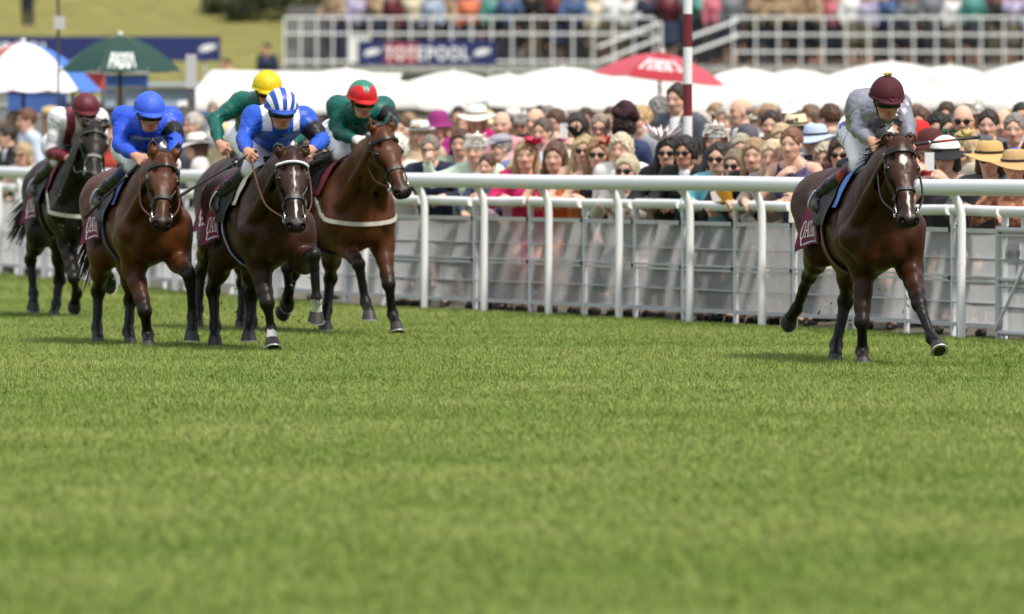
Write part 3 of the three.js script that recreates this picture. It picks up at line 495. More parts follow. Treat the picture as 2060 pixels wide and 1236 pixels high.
  for (const s of [-1, 1]) {
    const pts = [], nr = []; for (let i = 0; i <= 14; i++) { const t = i / 14, d = norm3(add3(mul3(hf.x, s), mul3(hf.y, 0.05))); pts.push(F.cast(h(0, -0.085 - 0.02 * t, 0.02 + 0.42 * t), d, 0.004, 0.25)); nr.push(d); }
    part('cheek_strap', ribbon(pts, nr, 0.018, 0.006), bm, br);
    const b = F.cast(h(0, -0.105, 0.455), mul3(hf.x, s), 0.012, 0.25); bits.push(b);
    const g = new THREE.TorusGeometry(0.034, 0.0055, 8, 22); g.applyMatrix4(new THREE.Matrix4().makeBasis(V(...hf.y), V(...hf.z), V(...hf.x))); g.translate(...b); part('bit_ring', g, STEEL, br);
  }
  part('bit', bar(bits[0], bits[1], 0.007), STEEL, br);
  // breast girth, breast plate
  const around = (z, a0, a1, n, off, cy = -0.40, tilt = 0) => { const pts = [], nr = []; for (let i = 0; i <= n; i++) { const a = a0 + (a1 - a0) * i / n, d = norm3([Math.cos(a), Math.sin(a), tilt]); pts.push(F.cast(S(0, cy, z), d, off)); nr.push(d); } return [pts, nr]; };
  { const [p, n] = around(-0.20, -Math.PI * 0.98, -0.06, 40, 0.004); part('girth', ribbon(p, n, 0.075, 0.008), H.girthMat, root); const [p2, n2] = around(-0.20, -Math.PI * 0.98, -0.06, 40, 0.0125); part('girth_stripe', ribbon(p2, n2, 0.022, 0.003), H.girthStripe, root); }
  if (H.breast) {
    const pts = [], nr = []; for (let i = 0; i <= 46; i++) { const t = i / 46 * 2 - 1, a = t * 1.62, o = S(0, -0.30 - 0.22 * Math.cos(a), 0.10), d = norm3([Math.sin(a), -0.06, Math.cos(a)]); pts.push(F.cast(o, d, 0.004)); nr.push(d); }
    part('breast_strap', ribbon(pts, nr, 0.032, 0.008), mat([0.62, 0.58, 0.50], 0.8), root);
  }
  // saddle cloth with number and lettering, pad, saddle
  const sheet = (z0, z1, a0, a1, off, nz, na, cy = -0.35, flare = 0) => {
    const pos = [], uv = [], idx = [];
    for (let s = 0; s < 2; s++) for (let i = 0; i <= nz; i++) for (let k = 0; k <= na; k++) { const a = a0 + (a1 - a0) * k / na, q = Math.abs(k / na - 0.5) * 2, fl = flare * Math.max(0, q - 0.35) ** 1.3 * (0.25 + 1.9 * (1 - i / nz)), rip = 0.006 * Math.sin(i / nz * 9 + q * 4) * Math.max(0, q - 0.4); const p = F.cast(S(0, cy, z0 + (z1 - z0) * i / nz), [Math.cos(a), Math.sin(a), 0], off + fl + rip - s * 0.007); pos.push(...p); uv.push(i / nz, q); }
    const n1 = (nz + 1) * (na + 1), id = (i, k, s) => s * n1 + i * (na + 1) + k;
    for (let i = 0; i < nz; i++) for (let k = 0; k < na; k++) { idx.push(id(i, k, 0), id(i, k + 1, 0), id(i + 1, k + 1, 0), id(i, k, 0), id(i + 1, k + 1, 0), id(i + 1, k, 0)); idx.push(id(i, k, 1), id(i + 1, k + 1, 1), id(i, k + 1, 1), id(i, k, 1), id(i + 1, k, 1), id(i + 1, k + 1, 1)); }
    for (let i = 0; i < nz; i++) for (const k of [0, na]) idx.push(id(i, k, 0), id(i + 1, k, 0), id(i + 1, k, 1), id(i, k, 0), id(i + 1, k, 1), id(i, k, 1));
    for (let k = 0; k < na; k++) for (const i of [0, nz]) idx.push(id(i, k, 0), id(i, k + 1, 0), id(i, k + 1, 1), id(i, k, 0), id(i, k + 1, 1), id(i, k, 1));
    const g = new THREE.BufferGeometry(); g.setAttribute('position', new THREE.Float32BufferAttribute(pos, 3)); g.setAttribute('uv', new THREE.Float32BufferAttribute(uv, 2)); g.setIndex(idx); g.computeVertexNormals(); return g;
  };
  const PI = Math.PI, drop = H.clothDrop ?? 0.60;
  part('saddle_cloth', sheet(-0.67, -0.28, PI + drop, -drop, 0.016, 16, 48, -0.35, 0.058), H.clothMat, root);
  part('saddle_pad', sheet(-0.50, 0.24, PI - 0.22, 0.22, 0.030, 14, 30), H.padMat, root);
  const sd = new Field();
  sd.cap(S(0, 0.02, -0.02), S(0, 0.0, -0.42), 0.055, 0.06, { w: 1.8, k: 0.06 }); sd.cap(S(0, 0.045, 0.0), S(0, 0.035, -0.02), 0.04, 0.04, { w: 1.6, k: 0.05 }); sd.cap(S(0, 0.035, -0.42), S(0, 0.04, -0.46), 0.045, 0.04, { w: 2.6, k: 0.05 });
  part('saddle', sd.mesh(0.012, { color: false }), SADDLE, root);
  for (const s of [-1, 1]) { const a0 = s > 0 ? -0.22 : PI + 0.22, a1 = s > 0 ? 1.2 : PI - 1.2; part('saddle_flap', sheet(-0.46, 0.08, a0, a1, 0.044, 12, 16), SADDLE, root); }
  return { root, F, hf, h, S, bits };
}
// ---------- people: heads, hands ----------
const SKIN = [[0.64, 0.38, 0.28], [0.58, 0.31, 0.22], [0.74, 0.47, 0.35], [0.48, 0.25, 0.16], [0.36, 0.19, 0.12]];
// head in frame f (y up, z facing), s = scale; expr 0 closed, 1 smile, 2 open mouth
function headInto(F, f, s, skin, expr = 0, o = {}) {
  const h = (x, y, z) => f(x * s, y * s, z * s), sc = { c: skin }, m = f.m, r3 = (a) => a.map((v) => v * s), lip = [skin[0] * 0.66, skin[1] * 0.32, skin[2] * 0.33], brow = o.brow ?? mul3(skin, 0.5), blush = [skin[0] * 1.0, skin[1] * 0.78, skin[2] * 0.76];
  F.ell(h(0, 0.030, -0.012), r3([0.077, 0.094, 0.096]), { m, k: 0.03 * s, ...sc });
  F.ell(h(0, -0.030, 0.022), r3([0.064, 0.080, 0.068]), { m, k: 0.035 * s, ...sc });
  F.cap(h(0.026, -0.082, 0.050), h(-0.026, -0.082, 0.050), 0.026 * s, 0.026 * s, { k: 0.03 * s, ...sc });
  for (const q of [-1, 1]) {
    F.ell(h(q * 0.042, -0.022, 0.058), r3([0.026, 0.024, 0.022]), { m, k: 0.025 * s, c: blush });
    F.cap(h(q * 0.014, 0.026, 0.078), h(q * 0.048, 0.024, 0.066), 0.011 * s, 0.010 * s, { k: 0.015 * s, c: brow });
    F.ell(h(q * 0.032, 0.004, 0.092), r3([0.018, 0.011, 0.014]), { m, k: 0.010 * s, neg: true });
    F.ell(h(q * 0.031, 0.004, 0.070), r3([0.014, 0.011, 0.014]), { m, k: 0.003, c: o.eye ?? [0.17, 0.12, 0.10] });
    F.ell(h(q * 0.079, -0.004, -0.008), r3([0.010, 0.030, 0.018]), { m, k: 0.008 * s, ...sc });
  }
  F.cap(h(0, 0.012, 0.082), h(0, -0.026, 0.104), 0.009 * s, 0.014 * s, { k: 0.014 * s, c: lerp3(skin, blush, 0.6) });
  F.cap(h(0.012, -0.030, 0.090), h(-0.012, -0.030, 0.090), 0.010 * s, 0.010 * s, { k: 0.010 * s, ...sc });
  const wy = expr === 1 ? 0.006 : 0, hw = expr === 1 ? 0.026 : 0.021, gap = [0.005, 0.012, 0.022][expr];
  F.cap(h(-hw, -0.054 + wy, 0.070), h(0, -0.053 + gap * 0.3, 0.083), 0.0065 * s, 0.008 * s, { k: 0.006 * s, c: lip }).cap(h(hw, -0.054 + wy, 0.070), h(0, -0.053 + gap * 0.3, 0.083), 0.0065 * s, 0.008 * s, { k: 0.006 * s, c: lip });
  F.cap(h(-hw * 0.8, -0.058, 0.070), h(0, -0.060 - gap, 0.080), 0.0065 * s, 0.009 * s, { k: 0.006 * s, c: lip }).cap(h(hw * 0.8, -0.058, 0.070), h(0, -0.060 - gap, 0.080), 0.0065 * s, 0.009 * s, { k: 0.006 * s, c: lip });
  if (expr) { F.ell(h(0, -0.057, 0.088), r3([hw * 0.75, gap * 0.62, 0.018]), { m, k: 0.004 * s, neg: true }); F.ell(h(0, -0.056 + gap * 0.25, 0.062), r3([hw * 0.7, gap * (expr === 1 ? 0.8 : 0.5), 0.011]), { m, k: 0.002, c: expr === 1 ? [0.85, 0.82, 0.76] : [0.45, 0.40, 0.36] }); if (expr === 2) F.ell(h(0, -0.066, 0.058), r3([0.016, 0.012, 0.012]), { m, k: 0.002, c: [0.06, 0.015, 0.015] }); }
}
// hand: wrist w, direction to the knuckles d, back-of-hand normal n, thumb to +-width axis, curl 0..1
function handInto(F, w, d, n, thumb, curl, c, s = 1) {
  const f = frame(w, d, n), h = (a, b, e) => f(a * s, b * s, e * s);   // x across, y back of hand, z to fingers
  F.cap(h(0, 0, -0.02), h(0, 0, 0.03), 0.024 * s, 0.026 * s, { w: 1.15, s: f.x, k: 0.012, c });
  for (const x of [-0.030, -0.010, 0.010, 0.029]) F.cap(h(x * 0.55, 0, 0.015), h(x, 0.002, 0.082), 0.016 * s, 0.0135 * s, { k: 0.014, c });
  const L = [[0.040, 0.024, 0.020], [0.046, 0.030, 0.022], [0.043, 0.027, 0.021], [0.034, 0.020, 0.018]];
  [-0.031, -0.0105, 0.0105, 0.030].forEach((x, i) => {
    const xs = x * thumb * -1; let p = h(xs, 0.002, 0.084), a = 0; const sg = L[i];
    for (let k = 0; k < 3; k++) { a += curl * [1.15, 1.55, 1.0][k] + [0.12, 0.15, 0.1][k]; const spread = xs * 0.9 * (1 - curl); const q = add3(p, add3(add3(mul3(f.z, Math.cos(a) * sg[k] * s), mul3(f.y, -Math.sin(a) * sg[k] * s)), mul3(f.x, spread * sg[k] * 4 * s))); F.cap(p, q, (0.0098 - k * 0.001) * s, (0.0092 - k * 0.0012) * s, { k: 0.004, c }); p = q; }
  });
  const t0 = h(thumb * 0.024, -0.004, 0.022), t1 = h(thumb * 0.050, -0.016 - 0.012 * curl, 0.052), t2 = h(thumb * (0.054 - 0.03 * curl), -0.022 - 0.02 * curl, 0.084), t3 = h(thumb * (0.052 - 0.055 * curl), -0.026 - 0.024 * curl, 0.104);
  F.cap(t0, t1, 0.0155 * s, 0.0115 * s, { k: 0.012, c }).cap(t1, t2, 0.0112 * s, 0.0100 * s, { k: 0.004, c }).cap(t2, t3, 0.0098 * s, 0.0085 * s, { k: 0.004, c });
  return f;
}
const SKINMAT = new THREE.MeshPhysicalMaterial({ vertexColors: true, roughness: 0.55, specularIntensity: 0.4 });
const GOGGLE = mat([0.008, 0.008, 0.009], 0.12);

function buildJockey(Q, hz) {
  const j = Q.j, skin = Q.skin ?? SKIN[1], root = thing('person', Q.label, 'jockey', 'jockeys riding in the race', hz.pos, hz.turn);
  const face = norm3(Q.face ?? [0.05, -0.27, 0.96]), hf = frame(j.head, face, [Q.roll ?? 0, 1, 0.1]);
  // the body: one continuous figure
  const B = new Field(), sc = { c: skin }, pel = lerp3(j.hipR, j.hipL, 0.5), nb = j.neck;
  B.cap(pel, j.chest, 0.10, 0.11, { w: 1.15, k: 0.05, ...sc }).cap(j.chest, nb, 0.10, 0.055, { k: 0.05, ...sc }).cap(nb, hf(0, -0.05, -0.02), 0.052, 0.05, { k: 0.03, ...sc });
  for (const s of ['R', 'L']) {
    B.cap(nb, j['sh' + s], 0.05, 0.055, { k: 0.04, ...sc }).cap(j['sh' + s], j['el' + s], 0.05, 0.038, { k: 0.03, ...sc }).cap(j['el' + s], j['wr' + s], 0.038, 0.027, { k: 0.02, ...sc });
    B.cap(j['hip' + s], j['kn' + s], 0.075, 0.045, { k: 0.04, ...sc }).cap(j['kn' + s], j['an' + s], 0.045, 0.03, { k: 0.03, ...sc }).cap(j['an' + s], j['to' + s], 0.03, 0.024, { k: 0.03, ...sc });
  }
  const HD = new Field(); headInto(HD, hf, 1.02, skin, Q.expr ?? 0);
  HD.cap(hf(0, -0.05, -0.03), nb, 0.050, 0.052, { k: 0.03, ...sc });
  const geos = [B.mesh(0.014), HD.mesh(0.0058, { soft: 0.004 })];
  for (const s of ['R', 'L']) {
    const hn = new Field(), w = j['wr' + s], d = norm3(sub3(j['ha' + s], w)), q = s === 'R' ? -1 : 1, glove = Q.glove && s === 'R';
    handInto(hn, w, d, norm3([q * 0.75, 0.6, 0.2]), -q * Math.sign(1) * (s === 'R' ? 1 : 1) * (s === 'R' ? -1 : -1) * q, 0.72, glove ? [0.72, 0.72, 0.74] : skin);
    hn.cap(lerp3(j['el' + s], w, 0.8), w, 0.030, 0.027, { k: 0.015, c: skin });
    geos.push(hn.mesh(0.0045, { soft: 0.004 }));
  }
  part('body', joinIndexed(geos), SKINMAT, root);
  // silks
  const K = new Field(), c1 = Q.silk, c2 = Q.sleeve ?? Q.silk, c3 = Q.cuff ?? c2;
  K.cap(add3(pel, [0, 0.01, 0.0]), j.chest, 0.125, 0.152, { w: 1.12, k: 0.06, c: c1 });
  K.cap(j.chest, nb, 0.145, 0.085, { w: 1.1, k: 0.05, c: c1 });
  for (const s of ['R', 'L']) {
    const sh = j['sh' + s], el = j['el' + s], wr = j['wr' + s];
    K.cap(nb, sh, 0.085, 0.082, { k: 0.06, c: c1 }).cap(j.chest, sh, 0.13, 0.075, { k: 0.07, c: c1 });
    K.cap(sh, lerp3(sh, el, 0.5), 0.074, 0.066, { k: 0.05, c: c2 }).cap(lerp3(sh, el, 0.5), el, 0.066, 0.054, { k: 0.03, c: c2 });
    K.cap(el, lerp3(el, wr, 0.55), 0.056, 0.050, { k: 0.03, c: c3 }).cap(lerp3(el, wr, 0.55), lerp3(el, wr, 0.93), 0.050, 0.036, { k: 0.03, c: c3 });
    if (Q.band && s === 'L') K.cap(lerp3(sh, el, 0.58), lerp3(sh, el, 0.66), 0.079, 0.077, { k: 0.006, c: [0.008, 0.008, 0.010] });
  }
  K.ell(nb, [0.052, 0.1, 0.052], { m: frame(nb, sub3(j.head, nb)).m, neg: true, k: 0.02 });
  const sd = Q.seed;
  K.disp = (x, y, z) => { const wx = x + 0.03 * noise3(x * 9, y * 9, z * 9 + sd); const wy = y + 0.04 * noise3(x * 6 + sd, y * 6, z * 6); return 0.022 * Math.max(0, ridged(wx * 11 + wy * 7 + sd, wy * 3.5, z * 6) - 0.76) + 0.020 * Math.max(0, ridged(wx * 5 + sd, wy * 17 + z * 9, z * 6) - 0.78) + 0.014 * Math.max(0, ridged(wx * 23, wy * 14 + sd, z * 21) - 0.78) - 0.002; };
  part('silks', K.mesh(0.0085, { soft: 0.002, paint: Q.paint ? (x, y, z, c) => Q.paint(x, y, z, c, j) : null }), new THREE.MeshPhysicalMaterial({ vertexColors: true, roughness: Q.gloss ?? 0.42, metalness: Q.metal ?? 0, specularIntensity: 0.6, sheen: 0.3, sheenRoughness: 0.4, side: THREE.DoubleSide }), root);
  if (Q.chestText) {   // printed lettering across the chest
    const o = lerp3(j.chest, nb, 0.25), nx = 14, ny = 4, pos = [], uv = [], idx = []; for (let i = 0; i <= nx; i++) for (let k = 0; k <= ny; k++) { const q = K.cast(add3(o, [(i / nx - 0.5) * 0.30, -0.10 + k / ny * 0.065, 0]), norm3([0, -0.12, 1]), 0.004, 0.4); pos.push(...q); uv.push(i / nx, k / ny); }
    for (let i = 0; i < nx; i++) for (let k = 0; k < ny; k++) { const a = i * (ny + 1) + k; idx.push(a, a + ny + 1, a + ny + 2, a, a + ny + 2, a + 1); }
    const g = new THREE.BufferGeometry(); g.setAttribute('position', new THREE.Float32BufferAttribute(pos, 3)); g.setAttribute('uv', new THREE.Float32BufferAttribute(uv, 2)); g.setIndex(idx); g.computeVertexNormals();
    const tx = canvasTex(512, 112, (c, w, h) => { c.fillStyle = Q.chestText[1]; c.fillRect(0, 0, w, h); c.fillStyle = '#dfe4f4'; c.font = 'bold 74px sans-serif'; c.textAlign = 'center'; c.textBaseline = 'middle'; c.fillText(Q.chestText[0], w / 2, h / 2); }); part('chest_print', g, new THREE.MeshStandardMaterial({ map: tx, roughness: 0.5, side: THREE.DoubleSide }), root);
  }
  // breeches
  const T = new Field(), wc = Q.breeches ?? [0.84, 0.85, 0.88];
  T.cap(j.hipR, j.hipL, 0.128, 0.128, { k: 0.05, c: wc }).cap(pel, lerp3(pel, j.chest, 0.3), 0.125, 0.115, { w: 1.15, k: 0.05, c: wc });
  for (const s of ['R', 'L']) { const kn = j['kn' + s], an = j['an' + s]; T.cap(j['hip' + s], kn, 0.118, 0.066, { k: 0.05, c: wc }); T.cap(kn, lerp3(kn, an, 0.06), 0.066, 0.064, { k: 0.03, c: wc }); T.cap(lerp3(kn, an, 0.08), lerp3(kn, an, 0.24), 0.066, 0.064, { k: 0.015, c: Q.garter ?? wc }); T.cap(lerp3(kn, an, 0.26), lerp3(kn, an, 0.46), 0.063, 0.056, { k: 0.015, c: Q.garter2 ?? Q.garter ?? wc }); }
  T.disp = (x, y, z) => -0.005 * Math.max(0, ridged(x * 9 + sd, y * 15, z * 9) - 0.5) - 0.002 * noise3(x * 40, y * 40, z * 40 + sd) + 0.002;
  part('breeches', T.mesh(0.0095, { soft: 0.0035, paint: Q.legPrint ? (x, y, z, c) => Q.legPrint(x, y, z, c, j) : null }), new THREE.MeshStandardMaterial({ vertexColors: true, roughness: 0.5, side: THREE.DoubleSide }), root);
  for (const s of ['R', 'L']) {
    const kn = j['kn' + s], an = j['an' + s], to = j['to' + s], O = new Field(), top = Q.bootTop ?? 0.42;
    O.cap(lerp3(kn, an, top), lerp3(kn, an, 0.66), 0.061, 0.058, { k: 0.02 }).cap(lerp3(kn, an, 0.66), an, 0.058, 0.044, { k: 0.03 }).cap(an, to, 0.044, 0.032, { k: 0.04 }).cap(an, add3(an, [0, -0.035, -0.03]), 0.04, 0.036, { k: 0.03 }).cap(add3(an, [0, -0.055, -0.035]), add3(to, [0, -0.02, 0.02]), 0.026, 0.022, { k: 0.02 });
    O.disp = (x, y, z) => -0.006 * Math.max(0, ridged(x * 8, y * 26 + z * 12 + sd, z * 8) - 0.4) + 0.001;
    part('boot', O.mesh(0.008, { color: false }), mat([0.009, 0.009, 0.011], 0.3), root);
    if (Q.bootWhite && s === 'R') { const a = lerp3(kn, an, 0.5), b = lerp3(kn, an, 0.95), d = norm3([-0.7, 0.25, -0.7]); part('boot_stripe', ribbon([0, 1, 2, 3, 4, 5].map((i) => add3(lerp3(a, b, i / 5), mul3(d, 0.052 - i * 0.002))), [0, 1, 2, 3, 4, 5].map(() => d), 0.06, 0.006), mat([0.7, 0.7, 0.72], 0.4), root); }
  }
  // skull cap with silk cover and peak
  { const N = 48, M = 20, pos = [], uv = [], idx = [], cap = frame(hf(0, 0.052, -0.008), hf.z, add3(hf.y, mul3(hf.z, -0.02)));
    for (let i = 0; i <= M; i++) for (let k = 0; k <= N; k++) { const th = i / M * 1.68, ph = k / N * Math.PI * 2, pf = 1 - 0.034 * Math.abs(Math.cos(ph * 3)) ** 14 * Math.sin(th) + 0.014 * noise3(Math.cos(ph) * 3 + sd, th * 3, Math.sin(ph) * 3) + 0.012 * noise3(Math.cos(ph) * 9 + sd, th * 4, Math.sin(ph) * 9) * Math.min(1, th), r = Math.sin(th); pos.push(...cap(Math.sin(ph) * r * 0.118 * pf, Math.cos(th) * 0.128 * pf, Math.cos(ph) * r * 0.136 * pf)); uv.push(0.5 + Math.sin(ph) * (i / M) * 0.48, 0.5 - Math.cos(ph) * (i / M) * 0.48); }
    for (let i = 0; i < M; i++) for (let k = 0; k < N; k++) { const a = i * (N + 1) + k, b = a + 1, c = a + N + 1, d = c + 1; idx.push(a, c, b, b, c, d); }
    const g = new THREE.BufferGeometry(); g.setAttribute('position', new THREE.Float32BufferAttribute(pos, 3)); g.setAttribute('uv', new THREE.Float32BufferAttribute(uv, 2)); g.setIndex(idx); g.computeVertexNormals();
    const hm = part('helmet', g, Q.capMat, root); hm.material.side = THREE.DoubleSide;
    const pk = new Field(), pc = (x, y, z) => cap(x, y, z); for (let k = -9; k <= 9; k++) { const a = k * 0.098, e = cap(Math.sin(a) * 0.108, -0.012 - 0.010 * Math.cos(a * 1.3), Math.cos(a) * 0.126), e2 = cap(Math.sin(a) * 0.116, -0.026, Math.cos(a) * (0.140 + 0.026 * Math.cos(a * 1.6))); pk.cap(e, e2, 0.011, 0.007, { k: 0.014 }); }
    part('peak', pk.mesh(0.006, { color: false }), Q.peakMat ?? Q.capMat, root);
    const rim = []; for (let k = 0; k < 40; k++) { const ph = k / 40 * Math.PI * 2; rim.push(cap(Math.sin(ph) * 0.117, -0.012, Math.cos(ph) * 0.135)); } part('helmet_band', tube(rim, 0.009, 60, 8, true), Q.peakMat ?? Q.capMat, root);
    if (Q.pompom) { const R = rng(3), out = []; for (let k = 0; k < 44; k++) { const d = norm3([R() - 0.5, 0.35 + R() * 0.5, R() - 0.5]), b = cap(0, 0.126, 0); out.push(bar(b, cap(d[0] * 0.045, 0.126 + d[1] * 0.030, d[2] * 0.045), 0.0045, 5, 0.002)); } part('pompom', mergePlain(out), mat(Q.pompom, 0.8), root); }
    if (Q.bow) { const bw = new Field(); const c = cap(0.012, -0.006, 0.142); bw.cap(c, add3(c, [0.020, 0.010, 0]), 0.005, 0.008, { k: 0.004 }).cap(c, add3(c, [-0.020, 0.006, 0]), 0.005, 0.008, { k: 0.004 }).cap(c, add3(c, [0.010, -0.026, 0.005]), 0.006, 0.008, { k: 0.004 }); part('cap_bow', bw.mesh(0.004, { color: false }), mat([0.13, 0.008, 0.04], 0.6), root); }
  }
  { const pts = [], nr = []; for (let k = 0; k <= 26; k++) { const a = (k / 26 - 0.5) * 2.9, d = norm3(add3(mul3(hf.x, Math.sin(a)), mul3(hf.z, Math.cos(a)))), o = hf(0, 0.010, 0.0); pts.push(HD.cast(o, d, Math.abs(a) < 0.95 ? 0.006 : 0.002, 0.2)); nr.push(d); }
    part('goggles', ribbon(pts, nr, pts.map((_, k) => { const a = Math.abs((k / 26 - 0.5) * 2.9); return a < 0.9 ? 0.050 - 0.012 * (a < 0.15 ? 1 - a / 0.15 : 0) : 0.024; }), 0.016), GOGGLE, root);
    const cs = []; for (let k = 0; k <= 16; k++) { const a = -1.5 + 3.0 * k / 16, d = norm3(add3(mul3(hf.x, Math.sin(a)), mul3(hf.y, -Math.cos(a)))); cs.push(HD.cast(hf(0, 0, 0.012), d, 0.003, 0.2)); } part('chin_strap', tube(cs, 0.006, 24, 6), LEATHER, root); }
  // collar
  { const f = frame(nb, sub3(j.head, nb)), rg = []; for (let k = 0; k < 24; k++) { const a = k / 24 * Math.PI * 2; rg.push(f(Math.cos(a) * 0.064, Math.sin(a) * 0.064, 0.028)); } part('collar', tube(rg, 0.012, 40, 6, true), mat(Q.collar ?? c1, 0.5), root); }
  return root;
}
function clearLegs(hz, j) {   // shins and knees lie against the horse, not in it
  for (const s of ['R', 'L']) for (const [k, r] of [['kn', 0.030], ['an', 0.062], ['to', 0.05]]) { const q = s === 'R' ? -1 : 1, p = j[k + s], e = hz.F.cast([0, p[1], p[2]], [q, 0, 0], r)[0]; if (p[0] * q < e * q) p[0] = e; }
}
function stirrups(hz, j) {
  for (const s of ['R', 'L']) {
    const an = j['an' + s], to = j['to' + s], q = s === 'R' ? -1 : 1, foot = add3(lerp3(an, to, 0.72), [0, -0.035, 0]), bar0 = hz.F.cast(hz.S(0, -0.2, -0.12), norm3([q, 0.5, 0]), 0.05), top = add3(foot, [0, 0.13, 0.0]);
    part('stirrup_leather', ribbon([bar0, lerp3(bar0, top, 0.5), top], [[q, 0.2, 0], [q, 0.2, 0], [q, 0.2, 0]], 0.018, 0.004), LEATHER, hz.root);
    part('stirrup_iron', tube([top, add3(foot, [0.052, 0.06, 0]), add3(foot, [0.05, 0, 0]), add3(foot, [-0.05, 0, 0]), add3(foot, [-0.052, 0.06, 0])], 0.006, 40, 8, true), STEEL, hz.root);
  }
}
function whip(label, a, b, hz, o = {}) {
  const t = thing('riding_whip', label, 'whip', 'jockeys\' whips', hz.pos, hz.turn), A = a, Bp = b, d = norm3(sub3(b, a)), L = len3(sub3(b, a));
  part('shaft', bar(A, lerp3(A, Bp, 0.86), 0.0095, 8, 0.0065), LEATHER, t);
  part('grip', bar(A, lerp3(A, Bp, 0.25), 0.0125, 10), mat([0.02, 0.02, 0.02], 0.8), t);
  part('padded_flap', (() => { const F = new Field(); F.cap(lerp3(A, Bp, 0.74), Bp, 0.010, 0.014, { w: 0.6, s: [0, 0, 1], k: 0.01 }); return F.mesh(0.005, { color: false }); })(), mat([0.025, 0.025, 0.028], 0.7), t);
  if (o.red) part('red_band', bar(lerp3(A, Bp, 0.40), lerp3(A, Bp, 0.60), 0.0095, 8, 0.0085), mat([0.35, 0.03, 0.02], 0.5), t);
  part('ferrule', bar(lerp3(A, Bp, 0.25), lerp3(A, Bp, 0.275), 0.013, 10), STEEL, t);
}
// ---------- the six runners ----------
const MAROON = lin('#5c1230');
function makeCloth(spec) {
  // v = 0 at the spine and 1 at the hem, so the picture is drawn upside down: texture row 0 is the bottom
  const tex = canvasTex(512, 768, (g, w, h) => {
    g.fillStyle = '#6a1634'; g.fillRect(0, 0, w, h);
    for (let i = 0; i < 6000; i++) { g.fillStyle = i % 2 ? 'rgba(20,0,8,0.10)' : 'rgba(150,70,95,0.08)'; g.fillRect((i * 97.31) % w, (i * 57.77) % h, 2, 4); }
    const Y = (v) => v * h;                       // v measured from the spine
    g.fillStyle = '#eeeef0';
    if (spec.patch) g.fillRect(70, Y(0.42), 250, Y(0.26));
    if (spec.number) { g.font = 'bold 190px sans-serif'; g.textAlign = 'center'; g.textBaseline = 'middle'; if (spec.patch) g.fillStyle = '#141014'; g.fillText(spec.number, 195, Y(0.56)); }
    if (spec.dot) { g.beginPath(); g.arc(230, Y(0.66), 42, 0, 7); g.fill(); }
    g.fillStyle = '#f0ecee'; g.font = '128px serif'; g.textAlign = 'center'; g.textBaseline = 'middle';
    g.save(); g.translate(226, Y(0.86)); g.scale(0.86, 1.25); g.fillText('QATAR', 0, 0); g.restore();
    g.fillStyle = '#c9c8ea'; g.fillRect(438, Y(0.74), 16, Y(0.24)); g.fillRect(120, Y(0.97), 330, 10);
  });
  tex.flipY = false;
  return new THREE.MeshStandardMaterial({ map: tex, roughness: 0.75, side: THREE.DoubleSide });
}
const inMark = (pts, x, z, soft = 0.006) => {   // pts: [z, centre, half width] down the face
  if (z < pts[0][0] || z > pts[pts.length - 1][0]) return 0;
  for (let i = 0; i < pts.length - 1; i++) { const [z0, c0, w0] = pts[i], [z1, c1, w1] = pts[i + 1]; if (z <= z1) { const t = (z - z0) / (z1 - z0), c = c0 + (c1 - c0) * t, w = w0 + (w1 - w0) * t; return THREE.MathUtils.clamp((w - Math.abs(x - c)) / soft + 0.5, 0, 1); } }
  return 0;
};
const sock = (leg, up) => (x, y, z) => { const d = Math.hypot(x - leg.ho[0], y - leg.ho[1], z - leg.ho[2]); return THREE.MathUtils.clamp((up + 0.02 * noise3(x * 40, y * 40, z * 40) - d) / 0.015, 0, 1); };
const BAY = [0.043, 0.0130, 0.0045], BRIGHT = [0.080, 0.0245, 0.0070], DARKBAY = [0.032, 0.0110, 0.0045], BROWN = [0.0135, 0.0088, 0.0060];
const navy = mat([0.012, 0.016, 0.06], 0.7), white = mat([0.7, 0.7, 0.72], 0.6), steelBlue = mat([0.05, 0.11, 0.32], 0.7), purple = mat([0.05, 0.035, 0.12], 0.7);
